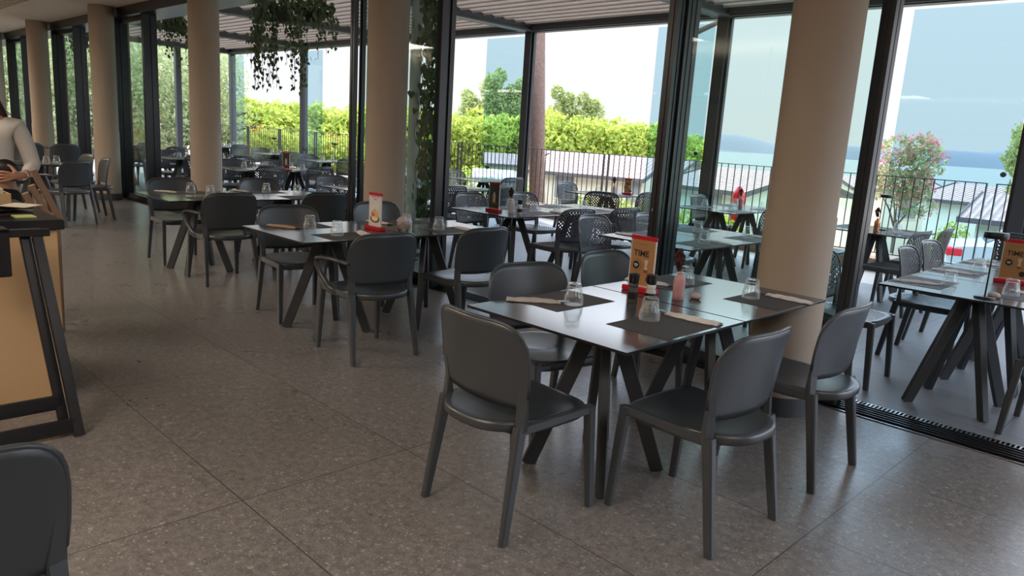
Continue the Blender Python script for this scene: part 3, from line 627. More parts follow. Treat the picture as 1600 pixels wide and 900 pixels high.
chair('plain', -1.450, 2.615, 90, 'plain charcoal chair at centre foreground, back to camera, in front of the fork', GC, jig=-0.04)
chair('plain', -1.440, 3.465, 90, 'plain charcoal chair right foreground, in front of the beige column base', GC, jig=0.0)
chair('plain', -2.42, 2.76, -90, 'plain charcoal chair on the far side of the nearest table, by the grey cutlery sleeve', GC, jig=-0.20)
chair('plain', -2.50, 3.58, -90, 'plain charcoal chair behind the tan menu stand, half hidden by the front table', GC)
chair('plain', -1.905, 0.165, 90, 'plain charcoal chair cut off at the bottom left corner of the view', GC, jig=-0.10)

# ---- second indoor table
G = 'on the second indoor table'
table(-5.17, -4.28, 2.42, 3.31, 'dark square table of the second row with the kraft cutlery sleeve', group='indoor tables')
table(-5.17, -4.28, 3.32, 4.21, 'dark square table of the second row nearer the windows', group='indoor tables')
W2 = 'of the second-row table'
seat_place('at the far aisle place '+W2, -5.17, 2.86, 'L', (-4.85, 2.79), ('k', -4.98, 2.66, math.radians(112)), maty=2.80, group=G)
seat_place('at the near aisle place '+W2, -4.28, 2.86, 'R', (-4.50, 2.80), ('w', -4.49, 3.02, math.radians(-108)), matx=-4.45, maty=2.86, group=G)
seat_place('at the far window place '+W2, -5.17, 3.75, 'L', (-4.76, 3.60), ('w', -4.98, 3.50, math.radians(95)), maty=3.72, matx=-4.98, group=G)
seat_place('at the near window place '+W2, -4.28, 3.80, 'R', (-4.50, 3.72), ('w', -4.45, 3.95, math.radians(-95)), matx=-4.45, maty=3.80, group=G)
chair('arm', -4.12, 2.80, 90, 'charcoal armchair with its back to camera, in front of the white menu card', GC, jig=-0.06)
chair('plain', -4.12, 3.66, 90, 'plain charcoal chair, back to camera, near side of the second table, window end', GC, jig=0.02)
chair('plain', -5.25, 2.92, -90, 'plain charcoal chair on the far aisle side of the second table, by the kraft sleeve', GC, jig=-0.14)
chair('plain', -5.36, 3.88, -90, 'plain charcoal chair half hidden behind the white menu card', GC)
# ---- third indoor table
G = 'on the third indoor table'
table(-7.75, -6.86, 2.54, 3.43, 'dark square table of the third row by the aisle', group='indoor tables')
table(-7.75, -6.86, 3.44, 4.33, 'dark square table of the third row nearer the windows', group='indoor tables')
W3 = 'of the third-row table'
seat_place('at the far aisle place '+W3, -7.75, 2.98, 'L', (-7.58, 3.02), ('g', -7.66, 2.83, math.radians(120)), maty=2.98, group=G)
seat_place('at the near aisle place '+W3, -6.86, 2.98, 'R', (-7.30, 3.10), None, matx=-7.03, maty=3.0, group=G)
seat_place('at the far window place '+W3, -7.75, 3.86, 'L', (-7.52, 3.80), ('g', -7.66, 3.60, math.radians(110)), maty=3.80, group=G)
seat_place('at the near window place '+W3, -6.86, 3.86, 'R', (-7.32, 4.05), None, matx=-7.03, maty=3.95, group=G)
chair('arm', -6.78, 2.98, 90, 'charcoal armchair with its back to camera at the third table, aisle end', GC, jig=-0.05)
chair('plain', -6.74, 3.92, 90, 'plain charcoal chair, back to camera, at the third table, window end', GC)
chair('plain', -7.92, 3.03, -90, 'plain charcoal chair behind the third table, left of the second column', GC, jig=-0.06)
chair('plain', -7.92, 4.03, -90, 'plain charcoal chair behind the third table, in front of the terrace opening', GC)
# ---- fourth table at left
G = 'on the far left table'
table(-12.35, -11.46, 2.20, 3.09, 'dark square table at the left, beside the white-shirted waiter', group='indoor tables')
W4 = 'of the table beside the waiter'
seat_place('at the far place '+W4, -12.35, 2.66, 'L', (-11.95, 2.62), None, maty=2.64, group=G)
seat_place('at the near place '+W4, -11.46, 2.66, 'R', (-11.72, 2.73), ('w', -11.62, 2.93, math.radians(-90)), matx=-11.63, maty=2.66, group=G)
place(P_GLASS.get(), (-11.90, 2.90, TZ), 0, 'upturned clear ribbed tumbler, rightmost on the table beside the waiter', 'glass', 'tumblers '+G)
chair('arm', -11.04, 2.77, 116, 'charcoal armchair with its back to camera at the table beside the waiter', GC)
chair('plain', -11.60, 3.20, 176, 'plain charcoal chair with its side to camera, in front of the third column', GC)
chair('plain', -12.45, 3.22, 186, 'plain charcoal chair seen from the side, left of the third column', GC)
chair('plain', -12.70, 2.55, -90, 'wide dark chair behind the tumblers of the table beside the waiter', GC)
# ---- fifth table
table(-17.3, -16.4, 3.15, 4.05, 'farthest dark table at the left, seen past the waiter', group='indoor tables')
place(P_GLASS.get(), (-16.97, 3.60, TZ), 0, 'left tumbler on the farthest indoor table', 'glass', 'tumblers on the farthest indoor table')
place(P_GLASS.get(), (-17.20, 3.86, TZ), 0, 'right tumbler on the farthest indoor table', 'glass', 'tumblers on the farthest indoor table')
chair('plain', -16.2, 3.45, 90, 'plain charcoal chair at the farthest indoor table, back to camera', GC)
chair('plain', -16.2, 4.05, 90, 'plain charcoal chair at the farthest indoor table, against the fourth column', GC)

# ------------------------------------------------------------------ terrace tables
GP = 'perforated chairs on the terrace'
def terrace_row(name, x0, y0, n, depth, width=0.89, chairs='LR', skip=(), glasses=(), naps=(), dx=0.0, gl_only=None):
    for k in range(n):
        a = y0+k*(depth+0.01); b_ = a+depth; end = ['door end', 'middle', 'railing end'][k] if n == 3 else (['door end', 'railing end'][k] if n == 2 else 'single')
        endp = (', '+end) if n > 1 else ''
        table(x0, x0+width, a, b_, 'dark '+name+endp, group='terrace tables')
        cy_ = (a+b_)/2
        for side in 'LR':
            key = side+str(k)
            sx = 'left' if side == 'L' else 'right'
            wh = sx+' side, '+name+endp
            if side in chairs and key not in skip:
                xx = x0-0.10 if side == 'L' else x0+width+0.10
                chair('perf', xx+random.uniform(-0.03, 0.05)*(-1 if side == 'L' else 1), cy_+random.uniform(-0.04, 0.04), -90 if side == 'L' else 90, 'perforated charcoal chair, '+wh, GP, jig=random.uniform(-0.06, 0.06))
            if key in glasses:
                ex = x0 if side == 'L' else x0+width; sg = 1 if side == 'L' else -1
                seat_place(wh, ex, cy_, side, (ex+sg*0.25, cy_+0.02), ('w', ex+sg*0.13, cy_-0.20*sg, math.radians(90*sg)) if key in naps else None, group='on terrace table '+name)
ALL3 = ('L0', 'R0', 'L1', 'R1', 'L2', 'R2')
# row at the right edge
NR = 'with the black disc lamp'
table(-1.57, -0.68, 4.86, 5.63, 'dark terrace table with the black disc lamp, door end', group='terrace tables')
table(-1.57, -0.68, 5.64, 6.40, 'dark terrace table with the tan menu card, second from the doors', group='terrace tables')
table(-1.57, -0.68, 6.41, 7.17, 'dark terrace table at the railing end of the right-hand row', group='terrace tables')
G = 'on the right-hand terrace row'
seat_place('on the left of the lamp table', -1.57, 5.25, 'L', (-1.27, 5.24), ('g', -1.42, 5.15, math.radians(110)), maty=5.22, group=G)
seat_place('on the right of the lamp table, before the tan menu', -0.68, 5.25, 'R', (-0.94, 5.26), ('w', -0.84, 5.45, math.radians(-90)), maty=5.30, group=G)
seat_place('on the left of the table behind the lamp table', -1.57, 6.02, 'L', (-1.33, 6.20), ('g', -1.42, 5.95, math.radians(95)), maty=6.02, group=G)
seat_place('on the left of the farthest table in the lamp row', -1.57, 6.80, 'L', None, ('g', -1.42, 6.72, math.radians(95)), maty=6.80, group=G)
chair('perf', -1.84, 5.25, -90, 'perforated charcoal chair beside the dark door frame, seat only visible', GP, jig=0.04)
chair('perf', -1.62, 6.30, -90, 'perforated charcoal chair left of the lamp row, second from the doors', GP, jig=0.03)
chair('perf', -1.66, 7.02, -90, 'perforated charcoal chair left of the lamp row, farthest from the doors', GP, jig=-0.02)
chair('perf', -0.56, 5.11, 90, 'perforated charcoal chair cut by the right picture edge, legs behind the door track', GP)
chair('perf', -0.42, 5.98, 90, 'perforated charcoal chair right of the lamp row, second place', GP)
# second row, seen through the door glass
NX = 'behind the door glass'
table(-3.82, -2.93, 4.88, 5.67, 'dark terrace table seen through the teal door glass, nearest the door', group='terrace tables')
table(-3.82, -2.93, 5.68, 6.47, 'dark terrace table seen through the teal door glass, farther out', group='terrace tables')
G = 'on the table behind the door glass'
seat_place('on the right of the near table behind the door glass', -2.93, 5.28, 'R', (-3.09, 5.33), ('g', -3.08, 5.50, math.radians(-90)), maty=5.30, group=G)
seat_place('on the left of the near table behind the door glass', -3.82, 5.28, 'L', (-3.55, 5.35), ('w', -3.66, 5.12, math.radians(90)), maty=5.30, group=G)
seat_place('on the right of the far table behind the door glass', -2.93, 6.08, 'R', (-3.14, 6.16), ('w', -3.08, 6.32, math.radians(-90)), maty=6.12, group=G)
seat_place('on the left of the far table behind the door glass', -3.82, 6.08, 'L', (-3.58, 6.05), None, maty=6.10, group=G)
chair('perf', -3.98, 5.30, -90, 'perforated charcoal chair left of the table tip beside the dark door frame', GP, jig=0.06)
chair('perf', -3.95, 6.12, -90, 'perforated charcoal chair left of the outer table behind the door glass', GP)
chair('perf', -2.72, 5.30, 90, 'perforated charcoal chair right of the table behind the door glass, seat visible', GP, jig=0.1)
chair('perf', -2.70, 6.15, 90, 'perforated charcoal chair behind the beige column, right of the glassed table', GP)
# third row, in the open doorway
table(-5.84, -4.96, 4.98, 5.97, 'dark terrace table in the doorway with the dark menu card', group='terrace tables')
table(-5.84, -4.96, 5.98, 6.97, 'dark terrace table behind the one with the dark menu card', group='terrace tables')
G = 'on the doorway terrace table'
seat_place('at the right side of the doorway table, behind the grinder', -4.96, 5.55, 'R', (-5.30, 5.66), ('g', -5.12, 5.84, math.radians(-90)), maty=5.55, matx=-5.16, group=G)
seat_place('at the left side of the doorway table', -5.84, 5.60, 'L', (-5.62, 5.62), None, maty=5.62, group=G)
seat_place('at the left outer place of the doorway table', -5.84, 6.35, 'L', (-5.53, 6.28), None, maty=6.35, group=G)
seat_place('at the right outer place of the doorway table', -4.96, 6.45, 'R', (-5.36, 6.54), ('w', -5.14, 6.70, math.radians(-90)), maty=6.50, matx=-5.16, group=G)
chair('perf', -4.90, 5.66, 90, 'perforated charcoal chair in the doorway, back to camera, right of the dark menu table', GP, jig=-0.1)
chair('perf', -4.86, 6.36, 90, 'perforated charcoal chair behind the doorway chair, farther out', GP, jig=-0.03)
chair('perf', -6.05, 5.64, -90, 'perforated charcoal chair just left of the dark menu card', GP, jig=0.04)
chair('perf', -6.02, 6.46, -90, 'perforated charcoal chair directly behind the tumblers of the doorway table', GP)
chair('perf', -6.10, 7.70, -160, 'perforated chair in front of the pine trunk', GP)
# fourth row and beyond
terrace_row('terrace table behind left doorway post', -8.40, 4.95, 3, 0.80, glasses=('R0', 'L0', 'L1', 'R1', 'R2', 'L2'), naps=('R0',))
terrace_row('terrace table behind second column', -11.72, 5.0, 2, 0.80, glasses=('L0', 'R0', 'L1', 'R1'), naps=('R0',))
terrace_row('terrace table left of third column', -14.35, 5.0, 2, 0.80, glasses=('L0', 'R0', 'L1', 'R1'))
terrace_row('far left terrace table behind glass', -17.6, 5.0, 2, 0.80, glasses=('R0', 'R1'))
# back row by the railing
terrace_row('railing table behind the lamp row', -3.31, 8.10, 1, 0.95, glasses=('L0', 'R0'), skip=('R0',))
terrace_row('railing table behind the door glass', -5.35, 8.30, 2, 0.80, glasses=('L0', 'R0', 'L1', 'R1'))
terrace_row('sunlit railing table right of pine trunk', -7.35, 8.50, 1, 0.90, glasses=('L0', 'R0'))
terrace_row('railing table left of pine trunk', -9.85, 8.25, 1, 0.95, glasses=('L0', 'R0'))
terrace_row('railing table behind the ivy pole', -12.2, 8.25, 1, 0.90, glasses=('R0',))
terrace_row('railing table right of hanging baskets', -14.55, 8.05, 1, 0.90, glasses=('L0', 'R0'))
terrace_row('railing table under hanging baskets', -17.2, 8.25, 1, 0.90, glasses=('L0', 'R0'))
terrace_row('railing table by far corner post', -20.6, 8.55, 1, 0.90, glasses=('L0', 'R0'))
for k, (x, y, f) in enumerate(((-2.47, 7.98, 86), (-2.45, 8.72, 92))):
    chair('perf', x, y, f, ['perforated chair with tilted back in front of the parked silver car, nearer', 'perforated chair with tilted back in front of the parked silver car, farther'][k], GP)

chair('perf', -1.72, 8.75, 150, 'perforated chair beside the terrace post, behind the disc lamp', GP)

# ------------------------------------------------------------------ table decorations
def text(body, size, loc, rot, mat, parent, name='lettering', align='CENTER'):
    c = bpy.data.curves.new(name, 'FONT'); c.body = body; c.size = size; c.align_x = align; c.extrude = 0.0004; c.offset = size*0.018
    o = bpy.data.objects.new(name, c); COL.objects.link(o); c.materials.append(mat); 
    dg = bpy.context.evaluated_depsgraph_get(); nm = bpy.data.meshes.new_from_object(o.evaluated_get(dg)); bpy.data.objects.remove(o)
    o = bpy.data.objects.new(name, nm); COL.objects.link(o); o.location = loc; o.rotation_euler = rot; o.parent = parent
    if not nm.materials: nm.materials.append(mat)
    return o
def disc(name, r, loc, mat, parent, sx=1.0, sz=1.0, t=0.0008):
    mb = MB(); n = 28; P = [(r*sx*math.cos(2*PI*i/n), y, r*sz*math.sin(2*PI*i/n)) for y in (-t, 0) for i in range(n)]
    F = [tuple(range(n)), tuple(range(2*n-1, n-1, -1))]+[((i+1) % n, i, n+i, n+(i+1) % n) for i in range(n)]
    mb.add(P, F); return mb.build(name, mat, parent, loc)
def menu(loc, rz, kind, label, w=0.155, h=0.25):
    r = empty('menu_stand', loc, rz); tag(r, label, 'menu stand')
    mb = MB(); mb.box((0, 0, 0.014), (w+0.035, 0.06, 0.028), ch=0.004); mb.build('base', M['red_plastic'], r)
    fr = MB(); fr.box((0, 0, 0.028+h/2), (w, 0.008, h), ch=0.001); fr.build('card_holder', M['white_plastic'], r)
    mb = MB(); mb.box((0, 0, 0.028+h+0.006), (w+0.003, 0.012, 0.022), ch=0.002); mb.build('top_strip', M['red_plastic'], r)
    mb = MB(); mb.box((0, -0.0045, 0.028+h/2+0.001), (w-0.012, 0.001, h-0.012)); mb.build('card', {'tan': M['tan_card'], 'white': M['white_plastic'], 'dark': M['dark_card']}[kind], r)
    yf = -0.0055; R = (PI/2, 0, 0); s = h/0.25
    if kind == 'tan':
        text('TIME', 0.044*s, (-0.008, yf, 0.188*s), R, M['ink'], r)
        mb = MB()
        for k in range(7): mb.box((-0.035+k*0.012, yf, 0.252*s-(k % 2)*0.003), (0.006, 0.0006, 0.004))
        mb.build('small_print', M['brown_ink'], r)
        disc('badge_ring', 0.033*s, (-0.034, yf, 0.140*s), M['brown_ink'], r); disc('badge_ring', 0.0305*s, (-0.034, yf-0.0006, 0.140*s), M['tan_card'], r); disc('badge', 0.0215*s, (-0.034, yf-0.0012, 0.140*s), M['ink'], r)
        mb = MB(); mb.box((-0.034, yf-0.0024, 0.143*s), (0.024, 0.0004, 0.005)); mb.box((-0.034, yf-0.0024, 0.135*s), (0.016, 0.0004, 0.004)); mb.build('badge_print', M['white_plastic'], r)
        mb = MB(); mb.lathe([(0.0, 0.118), (0.004, 0.120), (0.012, 0.126), (0.005, 0.136), (0.010, 0.158), (0.014, 0.172)], n=16)
        for i, p in enumerate(mb.v): mb.v[i] = (p[0]+0.026, p[1]*0.03+yf, p[2]*s)
        mb.build('cup_picture', M['pale_ink'], r)
        disc('cup_picture', 0.013*s, (0.026, yf-0.0006, 0.112*s), M['brown_ink'], r, 1, 0.7)
        disc('badge', 0.018*s, (0.050, yf, 0.072*s), M['ink'], r)
    elif kind == 'white':
        text('GELATI E', 0.024, (0, yf, 0.245), R, M['rose_ink'], r); text('COPPE', 0.014, (0, yf, 0.226), R, M['rose_ink'], r)
        disc('dish_picture', 0.056, (0.002, yf, 0.085), M['brown_ink'], r, 1, 0.55); disc('dish_picture', 0.046, (0.002, yf-0.0006, 0.095), M['cream_print'], r, 0.85, 0.60)
        disc('dish_picture', 0.024, (0.018, yf-0.0012, 0.118), M['yellow_print'], r, 1, 1.0); disc('dish_picture', 0.020, (-0.018, yf-0.0018, 0.120), M['berry_print'], r); disc('dish_picture', 0.014, (-0.004, yf-0.0024, 0.143), M['yellow_print'], r, 0.8, 1.3)
    else:
        mb = MB(); mb.lathe([(0.016, 0.09), (0.020, 0.10), (0.020, 0.165), (0.013, 0.185), (0.004, 0.20)], n=12)
        for i, p in enumerate(mb.v): mb.v[i] = (p[0], p[1]*0.02+yf, p[2])
        mb.build('bottle_picture', M['pale_ink'], r); disc('plate_picture', 0.04, (0.01, yf, 0.085), M['brown_ink'], r, 1, 0.25)
    return r
def grinder(loc, body, band, label):
    r = empty('spice_grinder', loc); tag(r, label, 'grinder', 'spice grinders')
    mb = MB(); mb.lathe([(0.022, 0.0), (0.025, 0.003), (0.025, 0.062), (0.021, 0.074), (0.0205, 0.082)], n=20); mb.build('jar', body, r)
    mb = MB(); mb.lathe([(0.0256, 0.020), (0.0256, 0.055)], n=20); mb.build('jar_label', M['black_plastic'], r)
    mb = MB(); mb.lathe([(0.0215, 0.078), (0.0225, 0.080), (0.0225, 0.096), (0.021, 0.097)], n=20); mb.build('collar', band, r)
    mb = MB(); mb.lathe([(0.0205, 0.097), (0.0225, 0.100), (0.0265, 0.140), (0.026, 0.144), (0.0, 0.144)], n=20); mb.build('cap', M['black_plastic'], r)
    return r
def bottle_vase(loc, mat, label, blooms=True):
    r = empty('bud_vase', loc); tag(r, label, 'vase', 'bud vases')
    mb = MB(); mb.lathe([(0.026, 0.0), (0.030, 0.004), (0.030, 0.04), (0.0285, 0.05), (0.030, 0.06), (0.030, 0.105), (0.026, 0.118), (0.015, 0.126), (0.015, 0.136), (0.018, 0.140), (0.015, 0.141)], n=22); mb.build('bottle', mat, r)
    if blooms:
        mb = MB(); mb.tube([(0, 0, 0.12), (0.004, 0, 0.17), (-0.005, 0.002, 0.21)], 0.002, n=6); mb.tube([(0, 0, 0.12), (-0.02, 0.0, 0.165), (-0.035, 0, 0.20)], 0.002, n=6); mb.build('stem', M['dried_flower'], r)
        mb = MB(); rr = random.Random(3)
        for k in range(46):
            a = rr.uniform(0, 2*PI); z = rr.uniform(0.165, 0.25); q = rr.uniform(0.0, 0.028)*(1-abs(z-0.21)/0.07); c = Vector((math.cos(a)*q-0.012, math.sin(a)*q, z))
            mb.ellipsoid(c, (0.008, 0.006, 0.012), 6, 4)
        mb.build('dried_flower_head', M['dried_flower'], r)
    return r
def pebble(loc, label):
    mb = MB(); mb.ellipsoid((0, 0, 0.0165), (0.034, 0.026, 0.0185), 16, 10)
    o = mb.build('decor_pebble', M['pebble'], loc=loc); return tag(o, label, 'stone')
menu((-2.19, 3.19, TZ), 0.02, 'tan', 'tan TIME menu card in red holder on the front table', 0.155, 0.25)
grinder((-2.05, 2.93, TZ), M['pepper'], M['dark_metal'], 'left spice grinder, dark collar, before the tan menu card')
grinder((-1.985, 2.985, TZ), M['salt'], M['white_plastic'], 'right spice grinder, white collar, before the tan menu card')
bottle_vase((-1.97, 3.21, TZ), M['pink_glass'], 'pink glass bottle vase with dark dried flower on the front table')
pebble((-1.93, 3.31, TZ), 'pale rounded pebble beside the pink bottle vase')
menu((-4.66, 3.23, TZ), 0.06, 'white', 'white dessert menu card in red holder on the second table', 0.145, 0.235)
# crumpled cellophane gift basket beside the white menu
r = empty('wire_basket', (-4.56, 3.42, TZ)); tag(r, 'small copper wire basket with crumpled wrapping beside the white menu card', 'basket')
mb = MB()
for k in range(14): a = 2*PI*k/14; mb.tube([(0.03*math.cos(a), 0.03*math.sin(a), 0.0), (0.048*math.cos(a), 0.048*math.sin(a), 0.03), (0.045*math.cos(a), 0.045*math.sin(a), 0.055)], 0.0022, n=6)
mb.tube([(0.046*math.cos(2*PI*k/20), 0.046*math.sin(2*PI*k/20), 0.055) for k in range(21)], 0.003, n=6); mb.build('wire_frame', M['copper'], r)
mb = MB(); rr = random.Random(5)
mb.lathe([(0.036, 0.012), (0.048, 0.05), (0.050, 0.075), (0.030, 0.10), (0.008, 0.112)], n=22, wob=lambda i, z: 1+0.22*(rr.random()-0.5), smooth=False); mb.build('wrapping', M['crumple'], r)
menu((-5.43, 5.20, TZ), 0.05, 'dark', 'dark photo menu card in red holder on the doorway terrace table', 0.145, 0.25)
bottle_vase((-5.25, 5.27, TZ), M['crumple'], 'clear cut-glass bottle vase with dark flower beside the dark menu card')
grinder((-5.17, 5.31, TZ), M['salt'], M['white_plastic'], 'spice grinder on the doorway terrace table')
m_ = menu((-1.05, 5.82, TZ), 0.0, 'tan', 'tan TIME menu card in red holder at the right picture edge', 0.165, 0.25); m_.rotation_euler.z = 0.05
# slim battery lamps
def lamp(loc, label):
    r = empty('table_lamp', loc); tag(r, label, 'lamp', 'slim battery lamps')
    mb = MB(); mb.lathe([(0.055, 0.0), (0.056, 0.006), (0.054, 0.010), (0.0, 0.010)], n=28); mb.build('base', M['black_plastic'], r)
    mb = MB(); mb.tube([(0, 0, 0.008), (0, 0, 0.36)], 0.0045, n=10); mb.build('stem', M['black_plastic'], r)
    mb = MB(); mb.lathe([(0.0, 0.352), (0.060, 0.352), (0.063, 0.356), (0.063, 0.384), (0.060, 0.388), (0.0, 0.388)], n=32); mb.build('lamp_head', M['black_plastic'], r)
    return r
lamp((-1.015, 4.985, TZ), 'slim black lamp with disc head on the right terrace table')
pebble((-0.985, 5.06, TZ), 'pale rounded pebble beside the disc lamp')
lamp((-2.86, 8.68, TZ), 'slim black lamp on the railing table behind the lamp row')
lamp((-16.6, 8.6, TZ), 'slim black lamp on the railing table under the hanging baskets')
lamp((-14.05, 8.65, TZ), 'slim black lamp on the railing table right of the hanging baskets')
menu((-2.98, 8.35, TZ), 0.1, 'dark', 'dark menu card on the railing table behind the lamp row')
bottle_vase((-2.80, 8.35, TZ), M['copper'], 'copper bottle vase on the railing table behind the lamp row')
bottle_vase((-4.95, 9.40, TZ), M['pink_glass'], 'pink bottle vase on the railing table behind the door glass')
bottle_vase((-6.85, 9.05, TZ), M['crumple'], 'clear bottle vase on the sunlit railing table right of the pine')
menu((-6.75, 9.25, TZ), 0.3, 'tan', 'small tan menu card on the sunlit railing table', 0.11, 0.2)
menu((-7.95, 5.35, TZ), 0.5, 'dark', 'dark menu card on the table behind the left doorway post', 0.13, 0.24)
menu((-11.0, 5.9, TZ), 0.5, 'dark', 'dark menu card on the table behind the second column', 0.13, 0.24)
menu((-13.85, 5.7, TZ), 0.3, 'tan', 'tan menu card seen between third column and door stack', 0.13, 0.24)

# ------------------------------------------------------------------ counter, folding stand, waiter
ct = empty('service_counter', (-4.7, 0, 0)); tag(ct, 'maple service counter with thick black top at the left edge', 'counter')
mb = MB(); mb.box((0, -0.42, 0.45), (0.96, 2.86, 0.90), ch=0.003); mb.build('cabinet_body', M['maple'], ct)
mb = MB(); mb.box((0, -0.42, 0.928), (1.0, 2.92, 0.05), ch=0.004); mb.build('counter_top', M['counter_top'], ct)
# leather folder with papers
r = empty('menu_folder', (-4.52, 0.80, 0.953), 0.35); tag(r, 'open dark leather folder with loose papers on the counter', 'folder')
mb = MB(); mb.box((0, -0.05, 0.006), (0.24, 0.36, 0.012), ch=0.003); mb.build('cover', M['leather'], r)
mb = MB(); mb.grid(lambda u, v: Vector(((u-0.5)*0.23, (v-0.45)*0.34, 0.014+0.022*v*v+0.01*u)), 6, 8); mb.grid(lambda u, v: Vector(((u-0.5)*0.23, (v-0.45)*0.34, 0.0125+0.022*v*v+0.01*u)), 6, 8, flip=True); mb.build('paper', M['cream_paper'], r)
mb = MB(); mb.grid(lambda u, v: Vector(((u-0.5)*0.26, (v-0.55)*0.34, 0.022+0.055*(1-v)**2+0.012*u)), 6, 8); mb.grid(lambda u, v: Vector(((u-0.5)*0.26, (v-0.55)*0.34, 0.018+0.055*(1-v)**2+0.012*u)), 6, 8, flip=True); mb.build('front_cover', M['leather'], r)
mb = MB(); mb.box((0, 0, 0.003), (0.10, 0.09, 0.006), ch=0.001); o = mb.build('note_pad', M['green_note'], loc=(-4.36, 0.90, 0.953)); tag(o, 'small yellow-green note pad at the counter edge', 'note pad')
r = empty('wooden_box', (-5.02, 0.86, 0.953)); tag(r, 'small open maple box at the back of the counter', 'box')
mb = MB()
for sx, sy, dx, dy in ((0.08, 0, 0.012, 0.20), (-0.08, 0, 0.012, 0.20), (0, 0.10, 0.17, 0.012), (0, -0.10, 0.17, 0.012)): mb.box((sx, sy, 0.03), (dx, dy, 0.06), ch=0.001)
mb.box((0, 0, 0.004), (0.16, 0.2, 0.008)); mb.build('box_body', M['maple'], r)
mb = MB(); mb.box((0, 0, 0.04), (0.13, 0.17, 0.08), ch=0.004); o = mb.build('napkin_stack', M['cream_paper'], loc=(-5.02, 0.85, 0.962)); tag(o, 'stack of cream napkins standing in the small box', 'napkins')
# folding tray stand leaning at the counter
r = empty('folding_tray_stand', (-3.90, 0.60, 0)); tag(r, 'folded black tray stand with hanging strap leaning at the counter', 'tray stand')
def bar(a, b_, w, d, name, side=(1, 0, 0)): mb = MB(); mb.beam(a, b_, w, d, side=side, ch=0.004); return mb.build(name, M['counter_top'], r)
bar((0.12, 0.29, 0.0), (-0.13, 0.23, 0.905), 0.026, 0.045, 'leg'); bar((0.21, 0.325, 0.0), (-0.08, 0.27, 0.905), 0.026, 0.045, 'leg')
bar((0.12, -0.28, 0.0), (-0.13, -0.22, 0.905), 0.026, 0.045, 'leg'); bar((0.21, -0.31, 0.0), (-0.08, -0.26, 0.905), 0.026, 0.045, 'leg')
bar((-0.14, -0.30, 0.92), (-0.14, 0.30, 0.92), 0.034, 0.034, 'top_bar'); bar((-0.08, -0.30, 0.925), (-0.08, 0.32, 0.925), 0.034, 0.034, 'top_bar')
bar((0.19, -0.31, 0.05), (0.19, 0.31, 0.05), 0.02, 0.07, 'lower_rail', (1, 0, 0)); bar((0.09, -0.28, 0.14), (0.09, 0.28, 0.14), 0.02, 0.07, 'lower_rail', (1, 0, 0))
mb = MB(); mb.box((-0.055, 0.095, 0.83), (0.012, 0.12, 0.20), ch=0.005); mb.box((-0.10, 0.095, 0.947), (0.11, 0.12, 0.008), ch=0.003); mb.build('strap', M['trouser'], r)
# wooden high chair behind the counter
r = empty('high_chair', (-5.66, 1.27, 0)); tag(r, 'brown wooden child high chair with slanted side boards behind the counter', 'high chair')
for k, zt_ in enumerate((1.10, 1.00, 0.95)):
    f = (1.10-zt_)/0.34; mb = MB(); mb.beam((0.06, -0.045+0.145*f-0.058*k, zt_), (0.06, 0.10-0.058*k, 0.76), 0.05, 0.035, side=(1, 0, 0), ch=0.004); mb.build('side_board', M['brown_wood'], r)
for sx in (0.05, -0.17):
    for y_ in (-0.30, 0.075):
        mb = MB(); mb.beam((sx, y_, 0.80), (sx, y_-0.01, 0.0), 0.03, 0.04, side=(1, 0, 0), ch=0.004); mb.build('leg', M['brown_wood'], r)
mb = MB(); mb.box((-0.06, -0.12, 0.55), (0.24, 0.36, 0.025), ch=0.004); mb.build('seat', M['brown_wood'], r)
mb = MB(); mb.box((-0.06, -0.30, 0.92), (0.24, 0.02, 0.24), ch=0.004); mb.build('backrest', M['brown_wood'], r)
mb = MB(); mb.box((-0.06, -0.11, 0.79), (0.24, 0.38, 0.03), ch=0.004); mb.build('seat_frame', M['brown_wood'], r)

def skinned(name, chains, mat, parent, levels=2):
    # chains: list of lists of (co, radius x, radius y); chains share joints by position ; first vertex is the root
    vs, es, rs, idx = [], [], [], {}
    for ch in chains:
        prev = None
        for co, rx, ry in ch:
            k = tuple(round(c, 4) for c in co)
            if k not in idx: idx[k] = len(vs); vs.append(co); rs.append((rx, ry))
            if prev is not None and prev != idx[k]: es.append((prev, idx[k]))
            prev = idx[k]
    me = bpy.data.meshes.new(name); me.from_pydata(vs, es, []); o = bpy.data.objects.new(name, me); COL.objects.link(o)
    me.materials.append(mat)
    md = o.modifiers.new('skin', 'SKIN'); md.use_smooth_shade = True
    for i, (a, b_) in enumerate(rs): me.skin_vertices[0].data[i].radius = (a, b_); me.skin_vertices[0].data[i].use_root = (i == 0)
    sb = o.modifiers.new('sub', 'SUBSURF'); sb.levels = levels; sb.render_levels = levels
    # freeze the modifiers into plain mesh data
    dg = bpy.context.evaluated_depsgraph_get(); ev = o.evaluated_get(dg); nm = bpy.data.meshes.new_from_object(ev)
    bpy.data.objects.remove(o); o = bpy.data.objects.new(name, nm); COL.objects.link(o); nm.name = name
    if len(nm.materials) == 0: nm.materials.append(mat)
    for p in nm.polygons: p.use_smooth = True
    if parent: o.parent = parent
    return o
